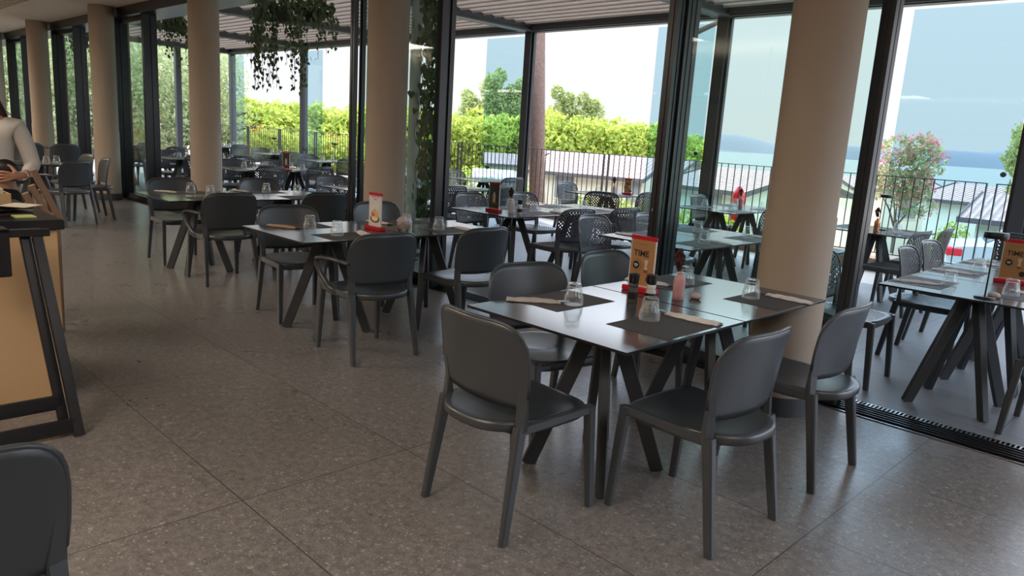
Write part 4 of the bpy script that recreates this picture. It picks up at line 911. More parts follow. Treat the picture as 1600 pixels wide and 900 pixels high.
# the waiter: local frame faces +y, left side is -x ... rotated to face the camera side
WZ = math.atan2(-0.45, 0.89) - PI/2
pr = empty('person', (-6.32, 1.13, 0), 0.0); tag(pr, 'person in white shirt and black trousers standing at the left edge, holding a black pouch', 'person')
pr.rotation_euler.z = WZ
L = -1   # figure's left hand side has local x < 0 when facing +y, seen from the front it is at screen right
neck = (0, 0.0, 1.44)
pel = (0, 0, 0.93)
sh = lambda s: (s*0.175, -0.01, 1.355)
elb_l = (L*0.255, -0.02, 1.085); wri_l = (L*0.240, 0.150, 1.025)
elb_r = (0.25, -0.03, 1.08); wri_r = (0.25, 0.10, 0.86)
body = [
    [(pel, 0.14, 0.10), ((0, 0.0, 1.10), 0.115, 0.085), ((0, -0.005, 1.25), 0.135, 0.095), ((0, -0.01, 1.36), 0.10, 0.075), (neck, 0.05, 0.05), ((0, 0.012, 1.50), 0.052, 0.055), ((0, 0.02, 1.555), 0.066, 0.082), ((0, 0.012, 1.61), 0.072, 0.088), ((0, 0.0, 1.655), 0.045, 0.055)],
    [((0, -0.01, 1.36), 0.10, 0.075), (sh(L), 0.052, 0.052), (elb_l, 0.040, 0.040), (wri_l, 0.026, 0.022)],
    [((0, -0.01, 1.36), 0.10, 0.075), (sh(-L), 0.052, 0.052), (elb_r, 0.040, 0.040), (wri_r, 0.026, 0.022), ((0.25, 0.14, 0.79), 0.034, 0.018)],
    [(pel, 0.14, 0.10), ((-0.09, 0, 0.84), 0.085, 0.085), ((-0.10, 0.01, 0.48), 0.055, 0.055), ((-0.10, -0.01, 0.09), 0.036, 0.036), ((-0.10, 0.06, 0.04), 0.036, 0.03), ((-0.10, 0.14, 0.03), 0.03, 0.022)],
    [(pel, 0.14, 0.10), ((0.09, 0, 0.84), 0.085, 0.085), ((0.10, 0.01, 0.48), 0.055, 0.055), ((0.10, -0.01, 0.09), 0.036, 0.036), ((0.10, 0.06, 0.04), 0.036, 0.03), ((0.10, 0.14, 0.03), 0.03, 0.022)]]
# left hand: palm and five fingers closing on the pouch
wx, wy, wz = wri_l
palm = (wx-L*0.045, wy+0.055, wz-0.004)
body.append([(wri_l, 0.026, 0.022), (palm, 0.034, 0.016)])
for k, (dz, ln) in enumerate(((0.026, 0.072), (0.009, 0.082), (-0.008, 0.078), (-0.024, 0.060))):
    b0 = (palm[0]-L*0.022, palm[1]+0.018, palm[2]+dz*0.9); b1 = (b0[0]-L*ln*0.42, b0[1]+0.016, b0[2]+dz*0.25); b2 = (b1[0]-L*ln*0.34, b1[1]-0.004, b1[2]+dz*0.1-0.002); b3 = (b2[0]-L*ln*0.20, b2[1]-0.014, b2[2]-0.003)
    body.append([(palm, 0.034, 0.016), (b0, 0.0105, 0.0105), (b1, 0.0095, 0.0095), (b2, 0.0085, 0.0085), (b3, 0.007, 0.007)])
t0 = (palm[0]+L*0.004, palm[1]-0.006, palm[2]+0.034); t1 = (t0[0]-L*0.024, t0[1]-0.012, t0[2]+0.030); t2 = (t1[0]-L*0.026, t1[1]-0.004, t1[2]+0.014)
body.append([(palm, 0.034, 0.016), (t0, 0.013, 0.013), (t1, 0.0105, 0.0105), (t2, 0.008, 0.008)])
skinned('body', body, M['skin'], pr)
skinned('shirt', [[((0, 0, 0.955), 0.165, 0.125), ((0, 0.0, 1.10), 0.150, 0.118), ((0, -0.005, 1.25), 0.158, 0.120), ((0, -0.01, 1.36), 0.125, 0.092), ((0, -0.005, 1.425), 0.068, 0.064)],
                  [((0, -0.01, 1.36), 0.125, 0.092), (sh(L), 0.068, 0.066), ((L*0.222, -0.02, 1.22), 0.060, 0.060), (elb_l, 0.060, 0.056), ((L*0.252, 0.06, 1.055), 0.052, 0.050), ((L*0.244, 0.118, 1.036), 0.042, 0.038)],
                  [((0, -0.01, 1.36), 0.125, 0.092), (sh(-L), 0.068, 0.066), (elb_r, 0.060, 0.056), ((0.25, 0.07, 0.91), 0.040, 0.036)]], M['shirt'], pr)
mb = MB(); mb.tube([(0.06*math.cos(a)+0.0, 0.058*math.sin(a), 1.425+0.02*(1-math.sin(a))*0.6) for a in [PI*0.62+k*2*PI*0.92/16 for k in range(17)]], 0.013, n=8, flat=(0.6, 1.5)); mb.build('collar', M['shirt'], pr)
skinned('trousers', [[((0, 0, 0.96), 0.158, 0.120), ((0, 0, 0.90), 0.165, 0.125), ((-0.095, 0, 0.80), 0.098, 0.100), ((-0.10, 0.01, 0.48), 0.078, 0.078), ((-0.10, -0.01, 0.10), 0.066, 0.072)],
                     [((0, 0, 0.90), 0.165, 0.125), ((0.095, 0, 0.80), 0.098, 0.100), ((0.10, 0.01, 0.48), 0.078, 0.078), ((0.10, -0.01, 0.10), 0.066, 0.072)]], M['trouser'], pr)
mb = MB(); mb.lathe([(0.155, 0.975), (0.160, 0.98), (0.160, 1.012), (0.155, 1.017)], n=32)
for i, p in enumerate(mb.v): mb.v[i] = (p[0]*1.0, p[1]*0.80, p[2])
mb.build('belt', M['leather'], pr)
mb = MB(); mb.box((0.03, 0.131, 0.996), (0.04, 0.012, 0.032), ch=0.003); mb.build('belt_buckle', M['alu'], pr)
skinned('hair', [[((0, -0.012, 1.645), 0.070, 0.080), ((0, -0.030, 1.60), 0.082, 0.086), ((0, -0.055, 1.54), 0.066, 0.060), ((L*0.055, -0.055, 1.47), 0.040, 0.040), ((L*0.095, -0.02, 1.40), 0.034, 0.032), ((L*0.11, 0.03, 1.33), 0.022, 0.022), ((L*0.11, 0.04, 1.27), 0.010, 0.010)]], M['hair'], pr)
mb = MB()
for s_ in (-1, 1):
    mb.ellipsoid((s_*0.073, 0.012, 1.575), (0.010, 0.020, 0.030), 10, 6)
mb.build('ear', M['skin'], pr)
mb = MB(); mb.ellipsoid((0, 0.106, 1.562), (0.013, 0.018, 0.024), 10, 6); mb.build('nose', M['skin'], pr)
mb = MB()
for s_ in (-1, 1): mb.ellipsoid((s_*0.030, 0.092, 1.590), (0.012, 0.008, 0.007), 10, 6)
mb.build('eye', M['ink'], pr)
mb = MB(); mb.ellipsoid((0, 0.098, 1.528), (0.024, 0.009, 0.007), 10, 6); mb.build('mouth', M['berry_print'], pr)
for s_ in (-1, 1):
    mb = MB(); mb.ellipsoid((s_*0.10, 0.05, 0.042), (0.048, 0.125, 0.042), 14, 8); mb.build('shoe', M['black_plastic'], pr)
mb = MB(); mb.tube([(wx-L*0.004+0.03*math.cos(a), wy+0.012, wz+0.028*math.sin(a)) for a in [2*PI*k/16 for k in range(17)]], 0.004, n=6); mb.build('bracelet', M['steel'], pr)
R3 = Matrix.Rotation(WZ, 3, 'Z')
pc = R3 @ Vector((palm[0]-L*0.060, palm[1]-0.030, palm[2]+0.040)); pc = Vector((pr.location.x+pc.x, pr.location.y+pc.y, pc.z))
mb = MB(); mb.ellipsoid((0, 0, 0), (0.070, 0.024, 0.068), 24, 14); mb.tube([(0.071*math.cos(2*PI*k/24), 0, 0.069*math.sin(2*PI*k/24)) for k in range(25)], 0.006, n=6)
o = mb.build('round_pouch', M['black_plastic'], loc=pc); o.rotation_euler.z = WZ+0.3; tag(o, 'rounded black pouch in the hand of the white-shirted waiter', 'pouch')

# ------------------------------------------------------------------ plants on the terrace
def leaf_cards(mb, c, s, rr, mi=0, fold=0.3, heart=False, up=None):
    d = Vector((rr.gauss(0, 1), rr.gauss(0, 1), rr.gauss(0, 1))).normalized(); t = d.cross(Vector((rr.gauss(0, 1), rr.gauss(0, 1), rr.gauss(0, 1)))).normalized(); n = d.cross(t)
    if heart:
        t = Vector((rr.gauss(0, 0.35), rr.gauss(0, 0.35), -1)).normalized(); d = t.cross(Vector((rr.gauss(0, 1), rr.gauss(0, 1), 0.1))).normalized(); n = d.cross(t)
        a = [c-t*s*0.45, c-t*s*0.60+d*s*0.28, c-t*s*0.30+d*s*0.50, c+t*s*0.15+d*s*0.36, c+t*s*0.75, c+t*s*0.15-d*s*0.36, c-t*s*0.30-d*s*0.50, c-t*s*0.60-d*s*0.28]
        a = [p+n*fold*s*0.3*(i in (1, 2, 3, 5, 6, 7)) for i, p in enumerate(a)]
        o = len(mb.v); mb.v += [tuple(p) for p in a]
        for f in ((0, 1, 2, 3, 4), (0, 4, 5, 6, 7)): mb.f.append(tuple(i+o for i in f)); mb.mi.append(mi); mb.sm.append(False)
        return
    o = len(mb.v); mb.v += [tuple(c-t*s), tuple(c+d*s*0.5+n*s*fold), tuple(c+t*s), tuple(c-d*s*0.5+n*s*fold)]
    mb.f.append((o, o+1, o+2, o+3)); mb.mi.append(mi); mb.sm.append(False)
def hanging_plant(loc, label, seed, nstr, length, spread, hook_z=3.58):
    r = empty('hanging_plant', loc); tag(r, label, 'hanging plant', 'trailing plants on the terrace'); rr = random.Random(seed)
    mb = MB(); mb.lathe([(0.09, -0.10), (0.14, 0.0), (0.15, 0.10), (0.14, 0.10), (0.08, -0.08)], n=20); mb.build('pot', M['basket'], r)
    mb = MB(); hz = hook_z-loc[2]
    for k in range(3): a = 2*PI*k/3; mb.tube([(0.14*math.cos(a), 0.14*math.sin(a), 0.10), (0, 0, hz)], 0.004, n=5)
    mb.build('hanger', M['basket'], r)
    st = MB(); lf = MB()
    for k in range(nstr):
        a = rr.uniform(0, 2*PI); p = Vector((0.12*math.cos(a), 0.12*math.sin(a), 0.12)); d = Vector((math.cos(a), math.sin(a), 0.6)); L_ = rr.uniform(0.25, 1.0)*length; pts = [p.copy()]; q = 0; n = max(4, int(L_/0.07))
        for j in range(n):
            d.z -= 0.5; d.x *= 0.72; d.y *= 0.72; d.x += rr.gauss(0, 0.12); d.y += rr.gauss(0, 0.12); dd = d.normalized()*0.07; dd.x *= spread; dd.y *= spread; p = p+dd; pts.append(p.copy())
            for _ in range(2 if j < n*0.7 else 1): leaf_cards(lf, p+Vector((rr.gauss(0, 0.03), rr.gauss(0, 0.03), rr.gauss(0, 0.02))), rr.uniform(0.035, 0.06), rr, heart=True)
        st.tube(pts, 0.003, n=4)
    for k in range(220):
        v = Vector((rr.gauss(0, 1), rr.gauss(0, 1), rr.gauss(0, 0.8))).normalized()*rr.uniform(0.12, 0.30); leaf_cards(lf, v+Vector((0, 0, 0.08)), rr.uniform(0.04, 0.065), rr, heart=True)
    st.build('vine_stems', M['trunk'], r); lf.build('foliage', M['leaf_vine'], r)
    return r
hanging_plant((-10.45, 5.5, 3.02), 'large hanging basket of trailing vines, right of the third column', 1, 34, 1.45, 1.3)
hanging_plant((-10.20, 5.9, 3.05), 'hanging basket just behind the large trailing one', 2, 18, 0.9, 1.0)
hanging_plant((-14.65, 5.55, 3.1), 'hanging basket at the upper left, beside the dark door stack', 3, 20, 1.0, 1.0)
hanging_plant((-19.6, 5.4, 2.98), 'hanging basket seen left of the third column', 4, 12, 0.8, 1.0)
# ivy pole
r = empty('climbing_plant', (-6.74, 5.15, 0)); tag(r, 'tall dark climbing vine on a pale pole behind the door glass', 'climbing plant'); rr = random.Random(11)
mb = MB(); mb.lathe([(0.062, 0), (0.062, 3.4)], n=18); mb.build('pole', M['white_plastic'], r)
st = MB(); lf = MB()
for k in range(9):
    a = rr.uniform(0, 2*PI); pts = []
    for j in range(34): z = 3.35-j*0.085; a += rr.gauss(0, 0.25); q = 0.08+0.05*rr.random(); pts.append((q*math.cos(a)+0.04, q*math.sin(a)+0.04, z)); [leaf_cards(lf, Vector(pts[-1])+Vector((rr.gauss(0.04, 0.06), rr.gauss(0.04, 0.06), rr.gauss(0, 0.03))), rr.uniform(0.05, 0.085), rr, heart=True) for _ in range(3 if z > 2.3 else 2)]
    st.tube(pts, 0.004, n=4)
st.build('vine_stems', M['trunk'], r); lf.build('foliage', M['leaf_vine'], r)
# thin bare vine by the right door stack
r = empty('climbing_plant', (-2.02, 5.05, 0)); tag(r, 'thin sparse vine hanging between the beige column and the right door frame', 'climbing plant'); rr = random.Random(13)
st = MB(); lf = MB()
for k in range(3):
    pts = []; x_ = rr.uniform(-0.03, 0.05)
    for j in range(26): z = 3.4-j*0.072; x_ += rr.gauss(0, 0.012); pts.append((x_, 0.02*k, z)); 
    st.tube(pts, 0.0035, n=5)
for z in (2.18, 2.14, 2.10, 1.86, 1.83, 1.72, 1.70, 1.66, 1.62, 1.60, 1.58):
    for _ in range(2): leaf_cards(lf, Vector((rr.gauss(0.0, 0.03), 0.02, z)), 0.035, rr, heart=True)
st.build('vine_stems', M['trunk'], r); lf.build('foliage', M['leaf_vine'], r)

# ------------------------------------------------------------------ ground, lake, hills
def gz(y): 
    if y < 16.5: return -1.15
    if y < 19: return -1.15-(y-16.5)*0.36
    if y < 60: return -2.05
    if y < 140: return -2.05-(y-60)/80*8.2
    return -10.25
mb = MB(); ys = [11.3, 16.5, 19, 60, 140, 160]; 
for a, b_ in zip(ys[:-1], ys[1:]): mb.add([(-160, a, gz(a)), (60, a, gz(a)), (60, b_, gz(b_)), (-160, b_, gz(b_))], [(0, 1, 2, 3)])
mb.add([(-160, -20, -1.15), (-26.5, -20, -1.15), (-26.5, 11.3, -1.15), (-160, 11.3, -1.15)], [(0, 1, 2, 3)])
mb.add([(-26.5, 11.3, -1.15), (60, 11.3, -1.15), (60, 11.3, -1.4), (-26.5, 11.3, -1.4)], [(0, 1, 2, 3)])
struct(mb.build('ground_outside', M['ground']))
mb = MB(); mb.box((-5.5, 20.3, -1.99), (8, 5, 0.1), ch=0.02); o = tag(mb.build('lawn', M['grass']), 'green lawn strip beyond the railing near the silver car', 'lawn', kind='structure')
mb = MB(); mb.add([(-16000, 120, -10), (16000, 120, -10), (16000, 16000, -10), (-16000, 16000, -10)], [(0, 1, 2, 3)]); struct(mb.build('lake_surface', M['water']))
def hills(name, dist, prof, mat, a0, a1):
    mb = MB(); n = 90
    def f(u, v):
        a = a0+(a1-a0)*u; hgt = prof(u); rr_ = dist*(1+0.12*v); z = hgt*math.sin(PI*0.5*min(1, v*2)) if v <= 0.5 else hgt*math.cos(PI*0.5*(v-0.5)*2)
        return Vector((math.sin(a)*rr_, math.cos(a)*rr_, -10+z))
    mb.grid(f, n, 6); o = mb.build(name, mat); return struct(o)
def pf1(u): return 130+75*math.sin(u*9+0.6)+50*math.sin(u*23+1.1)+28*math.sin(u*51)+160*math.exp(-((u-0.70)/0.07)**2)+60*math.exp(-((u-0.52)/0.05)**2)+120*math.exp(-((u-0.98)/0.09)**2)
def pf2(u): return 62+18*math.sin(u*13)+9*math.sin(u*37+0.4)
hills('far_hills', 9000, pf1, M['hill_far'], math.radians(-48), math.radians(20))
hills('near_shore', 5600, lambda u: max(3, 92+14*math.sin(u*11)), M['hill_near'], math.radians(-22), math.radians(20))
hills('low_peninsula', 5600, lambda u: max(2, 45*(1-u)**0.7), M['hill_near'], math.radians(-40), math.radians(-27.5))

# ------------------------------------------------------------------ bungalows
def bungalow(label, a, b_, depth, ze, zr, wallmat, zg=None, hip=False, windows=(), over=0.35, gable_win=False):
    # front eave line from a to b_ (x, y); the house extends `depth` away from the camera side; ridge parallel to the eave
    a = Vector((a[0], a[1], 0)); b_ = Vector((b_[0], b_[1], 0)); d = (b_-a).normalized(); n = Vector((-d.y, d.x, 0)); L_ = (b_-a).length
    r = empty('bungalow', a, math.atan2(d.y, d.x)); tag(r, label, 'house', 'bungalows beyond the railing')
    zb = (zg if zg is not None else -2.1)
    H = ze-zb
    mb = MB(); mb.box((L_/2, depth/2, zb+H/2), (L_, depth, H))
    for x in (0, L_): mb.add([(x, 0, ze), (x, depth, ze), (x, depth/2, zr-0.03)], [(0, 1, 2)])
    mb.build('wall', wallmat, r)
    o_ = over; rf = MB(); hx = depth/2 if hip else 0
    e0, e1 = -o_, L_+o_; y0, y1 = -o_, depth+o_; zl = ze-0.06; r0, r1 = e0+hx, e1-hx; ym = depth/2
    rf.add([(e0, y0, zl), (e1, y0, zl), (r1, ym, zr), (r0, ym, zr)], [(0, 1, 2, 3)])
    rf.add([(e1, y1, zl), (e0, y1, zl), (r0, ym, zr), (r1, ym, zr)], [(0, 1, 2, 3)])
    if hip: rf.add([(e0, y1, zl), (e0, y0, zl), (r0, ym, zr)], [(0, 1, 2)]); rf.add([(e1, y0, zl), (e1, y1, zl), (r1, ym, zr)], [(0, 1, 2)])
    rf.add([(e0, y0, zl-0.08), (e1, y0, zl-0.08), (r1, ym, zr-0.08), (r0, ym, zr-0.08)], [(3, 2, 1, 0)])
    rf.add([(e1, y1, zl-0.08), (e0, y1, zl-0.08), (r0, ym, zr-0.08), (r1, ym, zr-0.08)], [(3, 2, 1, 0)])
    rf.uv = lambda co: (co[0], co[1]) 
    rf.build('roof', M['roof'], r)
    fb = MB(); fb.beam((e0, y0, zl-0.03), (e1, y0, zl-0.03), 0.03, 0.12, side=(0, 1, 0)); fb.beam((e0, y1, zl-0.03), (e1, y1, zl-0.03), 0.03, 0.12, side=(0, 1, 0))
    if not hip:
        for x in (e0, e1): fb.beam((x, y0, zl-0.03), (x, ym, zr-0.03), 0.03, 0.14, side=(1, 0, 0)); fb.beam((x, y1, zl-0.03), (x, ym, zr-0.03), 0.03, 0.14, side=(1, 0, 0))
    fb.build('fascia', M['roof_edge'], r)
    for (x, z, w, h) in windows:
        wf = MB(); wf.box((x, -0.02, z), (w+0.12, 0.05, h+0.12), ch=0.01); wo = wf.build('window_frame', M['render_cream'], r)
        wp = MB(); wp.box((x-w/4, -0.05, z), (w/2-0.03, 0.03, h)); wp.build('window_pane', M['shutter'], wo); wp = MB(); wp.box((x+w/4, -0.05, z), (w/2-0.03, 0.03, h)); wp.build('window_pane', M['shutter'], wo)
    return r
bungalow('long cream bungalow with clay tile roof, right of the pine trunk', (-17.3, 18.3), (-13.8, 19.33), 3.6, 0.50, 0.98, M['render_cream'], windows=((1.2, 0.0, 0.7, 0.75), (3.6, 0.0, 0.5, 0.75)))
bungalow('cream bungalow with clay roof behind the long one', (-24.5, 25.0), (-17.5, 27.2), 4.0, 0.50, 0.95, M['render_cream'])
bungalow('pale bungalow with tiled roof seen through the door glass', (-12.6, 19.4), (-9.8, 18.7), 4.0, 0.46, 0.98, M['render_pale'], windows=((1.9, -0.1, 0.6, 0.8),))
bungalow('cream bungalow behind the pink oleander', (-10.9, 29.9), (-8.5, 31.9), 4.0, 0.45, 0.785, M['render_cream'], windows=((1.9, -0.2, 0.7, 0.9),))
bungalow('pale gabled bungalow in front of the lake', (-7.65, 27.0), (-2.0, 25.65), 4.5, 0.42, 0.87, M['render_pale'])
bungalow('small clay-roofed bungalow behind the silver car', (-4.45, 19.7), (-1.2, 19.95), 4.7, 0.36, 0.84, M['render_pale'])
bungalow('small white bungalow left of the door frame, far off', (-31.2, 26.2), (-29.0, 28.6), 3.0, 0.10, 0.55, M['render_pale'])
bungalow('small far bungalow behind the parked cars', (-23.6, 22.3), (-22.0, 24.1), 1.7, 0.36, 0.76, M['render_pale'])

# ------------------------------------------------------------------ cars
def car(label, loc, rz, paint, seed=0, tail=True, length=4.3, height=1.45, van=False):
    r = empty('parked_car', loc, rz); tag(r, label, 'car', 'parked cars')
    prof = [(-2.12, 0.35), (-2.15, 0.72), (-2.05, 0.92), (-1.55, 0.98), (-0.85, 1.38), (-0.2, 1.45), (0.45, 1.40), (1.15, 0.98), (1.95, 0.82), (2.12, 0.60), (2.12, 0.30), (1.7, 0.22), (-1.8, 0.22)]
    if van: prof = [(-2.12, 0.35), (-2.15, 0.9), (-2.05, 1.40), (-1.8, 1.52), (0.4, 1.52), (1.15, 1.05), (1.95, 0.90), (2.12, 0.60), (2.12, 0.30), (1.7, 0.22), (-1.8, 0.22)]
    sx = length/4.3; prof = [(x*sx, z*height/1.45) for x, z in prof]; n = len(prof)
    mb = MB(); P = []
    for y, k in ((-0.86, 0.0), (-0.80, 1), (0.80, 1), (0.86, 0.0)):
        for x, z in prof:
            yy = y if k == 0 else y
            inset = 0.16 if z > 1.0*height/1.45 else 0.0
            P.append(Vector((x*(0.985 if k == 0 else 1.0), (abs(yy)-inset)*(1 if y > 0 else -1), z*(0.99 if k == 0 else 1))))
    F = [tuple(range(n))[::-1], tuple(3*n+i for i in range(n))]
    for j in range(3):
        for i in range(n): F.append((j*n+i, j*n+(i+1) % n, (j+1)*n+(i+1) % n, (j+1)*n+i))
    mb.add(P, F, 0, False); mb.build('car_body', paint, r)
    hh = height/1.45
    g = MB()
    for s_ in (-1, 1):
        y = s_*0.735
        q = [(-1.25*sx, 1.02*hh), (-0.80*sx, 1.30*hh), (-0.05*sx, 1.34*hh), (-0.05*sx, 1.02*hh)]; q2 = [(0.02*sx, 1.02*hh), (0.02*sx, 1.34*hh), (0.42*sx, 1.31*hh), (0.92*sx, 1.02*hh)]
        for qq in (q, q2):
            P = [(x, y-0.02, z) for x, z in qq]+[(x, y+0.02, z) for x, z in qq]; g.add(P, [(0, 1, 2, 3), (7, 6, 5, 4), (0, 4, 5, 1), (1, 5, 6, 2), (2, 6, 7, 3), (3, 7, 4, 0)])
    g.build('side_windows', M['car_glass'], r)
    g = MB(); g.beam((-1.50*sx, 0, 1.02*hh), (-0.92*sx, 0, 1.36*hh), 1.25, 0.02, 1.10, 0.02, side=(0, 1, 0), ch=0.002); g.build('rear_window', M['car_glass'], r)
    g = MB(); g.beam((1.10*sx, 0, 1.03*hh), (0.50*sx, 0, 1.38*hh), 1.25, 0.02, 1.10, 0.02, side=(0, 1, 0), ch=0.002); g.build('windscreen', M['car_glass'], r)
    for s_ in (-1, 1):
        g = MB(); g.box((-2.03*sx, s_*0.70, 0.80*hh), (0.28, 0.36, 0.17), ch=0.03); g.build('tail_lamp', M['tail_red'], r)
        for x in (-1.30, 1.32):
            g = MB(); g.lathe([(0.10, -0.10), (0.30, -0.10), (0.32, -0.07), (0.32, 0.07), (0.30, 0.10), (0.10, 0.10)], n=24)
            wo = g.build('wheel', M['rubber'], r, loc=(x*sx, s_*0.80, 0.32)); wo.rotation_euler = (PI/2, 0, 0)
    return r
car('silver car with red tail lamp parked beyond the railing at the right', (-2.35, 18.0, -1.0), math.radians(17), M['car_paint'])
car('blue car parked beyond the railing, left of the pine', (-23.6, 18.0, -1.4), math.radians(150), M['car_blue'], tail=False)
car('white van parked beyond the railing, left of the pine', (-17.4, 16.6, -1.15), math.radians(140), M['car_white'], van=True, height=1.5)

# ------------------------------------------------------------------ trees and shrubs
def crown(mb, rr, blobs, n, size, mi=0):
    tot = sum(b[3] for b in blobs)
    for (c, r_, sq, w) in blobs:
        c = Vector(c)
        for _ in range(int(n*w/tot)):
            v = Vector((rr.gauss(0, 1), rr.gauss(0, 1), rr.gauss(0, 1))).normalized(); q = rr.uniform(0.72, 1.06)
            q *= 1+0.18*math.sin(v.x*9+c.x*3)*math.sin(v.z*8+c.y*2)
            leaf_cards(mb, c+Vector((v.x*r_, v.y*r_, v.z*r_*sq))*q, size*rr.uniform(0.7, 1.3), rr, mi)
def make_tree(name, leaf, height, rad, seed, n=5200, size=0.13, flat=0.9, trunk_h=None, nb=9, flowers=None, fl_share=0.0, fl_top=True, shape='round'):
    r = empty(name); rr = random.Random(seed)
    th = trunk_h if trunk_h is not None else height*0.45
    mb = MB(); mb.tube([(0, 0, 0), (0.03, 0.02, th*0.5), (0, 0, th)], [0.11*rad/1.6, 0.09*rad/1.6, 0.075*rad/1.6], n=9)
    for k in range(6):
        a = 2*PI*k/6+rr.random(); mb.tube([(0, 0, th*0.92), (0.35*rad*math.cos(a), 0.35*rad*math.sin(a), th+0.3*rad), (0.65*rad*math.cos(a), 0.65*rad*math.sin(a), th+0.62*rad)], [0.05*rad/1.6, 0.035*rad/1.6, 0.018*rad/1.6], n=6)
    mb.build('trunk', M['trunk'] if name != 'pine_tree' else M['bark'], r)
    blobs = []
    if shape == 'round':
        for k in range(nb):
            a = rr.uniform(0, 2*PI); q = rad*rr.uniform(0.25, 0.62); z = rr.uniform(th+0.25*rad, height-rad*0.45)
            blobs.append(((q*math.cos(a), q*math.sin(a), z), rad*rr.uniform(0.40, 0.58), flat, 1))
        blobs.append(((0, 0, (th+height)/2), rad*0.8, min(1.0, (height-th)/2/rad/0.8), 2.2))
        if name == 'tree':
            for k in range(34):
                v = Vector((rr.gauss(0, 1), rr.gauss(0, 1), abs(rr.gauss(0, 0.8)))).normalized()
                blobs.append(((v.x*rad*0.86, v.y*rad*0.86, th+0.3*rad+v.z*(height-th-0.3*rad)*0.93), rad*rr.uniform(0.13, 0.22), rr.uniform(1.0, 1.7), 0.22))
    else:
        for k in range(nb):
            t_ = k/(nb-1); z = th+(height-th)*t_; blobs.append(((rr.gauss(0, rad*0.16), rr.gauss(0, rad*0.16), z), rad*(0.95-0.72*t_)*rr.uniform(0.7, 0.9)+0.1, 1.1, 1.3-0.9*t_))
    lf = MB(); crown(lf, rr, blobs, n, size); lf.build('foliage', leaf, r)
    if flowers:
        ff = MB(); rr2 = random.Random(seed+50)
        for (c, r_, sq, w) in blobs:
            for _ in range(int(n*fl_share/len(blobs)/6)):
                v = Vector((rr2.gauss(0, 1), rr2.gauss(0, 1), rr2.gauss(0.5, 0.8))).normalized(); pc_ = Vector(c)+Vector((v.x*r_, v.y*r_, v.z*r_*sq))*1.04
                for _ in range(6): leaf_cards(ff, pc_+Vector((rr2.gauss(0, size*0.6), rr2.gauss(0, size*0.6), rr2.gauss(0, size*0.6))), size*0.55, rr2)
        ff.build('blossom', flowers, r)
    return r
TREE_A = Proto(lambda: make_tree('tree', M['leaf_bright'], 4.5, 2.4, 21, n=7500, size=0.16, trunk_h=1.7, nb=12))
TREE_B = Proto(lambda: make_tree('tree', M['leaf_bright'], 4.6, 2.2, 22, n=7500, size=0.16, trunk_h=1.6, nb=14))
TREE_C = Proto(lambda: make_tree('tree', M['leaf_pale'], 8.3, 2.7, 23, n=5200, size=0.17, trunk_h=1.8, nb=12, shape='tall'))
spots = [(-34.2, 15.3, 2.2), (-33.1, 16.6, 1.8), (-34.2, 18.3, 2.1), (-32.9, 19.9, 2.0), (-31.9, 21.6, 2.2), (-31.9, 23.6, 2.1), (-30.9, 25.3, 2.2), (-29.7, 27.4, 2.3), (-29.4, 29.4, 2.3), (-28.9, 31.8, 2.4), (-28.0, 33.9, 2.5), (-27.2, 35.8, 2.4), (-26.6, 37.9, 2.4), (-25.7, 40.0, 2.2), (-36.4, 13.4, 2.8), (-31.3, 33.6, 2.7), (-33.5, 25.0, 2.4)]
tw = ['at the left end of the green row', 'behind the corner posts', 'behind the hanging vines', 'left of the third canopy post', 'right of the third canopy post', 'behind the plain column', 'behind the ivy pole', 'right of the left doorway post', 'below the dark poplar-like tree', 'just right of the pine trunk', 'in front of the tall pale tree', 'right of the tall pale tree', 'near the dark door stack', 'last before the lake view', 'beyond the olive tree', 'deep behind the pine trunk', 'in the second rank at centre']
for k, (x, y, top) in enumerate(spots):
    o = (TREE_A if k % 2 == 0 else TREE_B).get(); place(o, (x, y, gz(y)), k*1.3, 'bright green rounded tree '+tw[k], 'tree', 'row of bright green trees'); s_ = (top-gz(y)+0.25)/4.6; o.scale = (1.0, 1.0, s_)
for k, (x, y, top, lb) in enumerate(((-45.2, 42.8, 6.6, 'tall dark green tree, right of the two poplar shapes left of the pine'), (-46.6, 41.5, 4.8, 'shorter dark green tree left of the pine trunk'), (-42.2, 48.0, 5.6, 'tall pale green tree right of the pine, left crown'), (-41.0, 49.6, 5.2, 'tall pale green tree right of the pine, right crown'), (-42.9, 46.6, 3.4, 'lower mid green tree right of the pine'), (-44.3, 43.9, 5.9, 'tall dark green tree closest to the pine trunk'), (-33.0, 53.6, 2.3, 'mid green tree beside the lake behind the door glass'))):
    o = TREE_C.get(); place(o, (x, y, -2.05), k*0.9, lb, 'tree', 'tall trees behind the row'); q = (top+2.05)/8.6; o.scale = (0.95, 0.95, q)
# olive-like trees at the left
OLIVE = Proto(lambda: make_tree('olive_tree', M['leaf_olive'], 5.8, 2.5, 31, n=9000, size=0.085, trunk_h=1.5, nb=14))
for k, (x, y, lb) in enumerate(((-27.6, 10.6, 'pale grey-green olive tree between the door stack and the second column'), (-30.5, 8.6, 'pale olive tree seen through the left glass pane'), (-33.5, 9.8, 'pale olive tree left of the third column'), (-36.5, 7.2, 'pale olive tree at the far left'), (-32.5, 12.6, 'pale olive tree farther back at left'))):
    o = OLIVE.get(); place(o, (x, y, -1.15), k*1.7, lb, 'tree', 'olive trees at the left'); o.scale = (1, 1, 1.0+0.04*k)
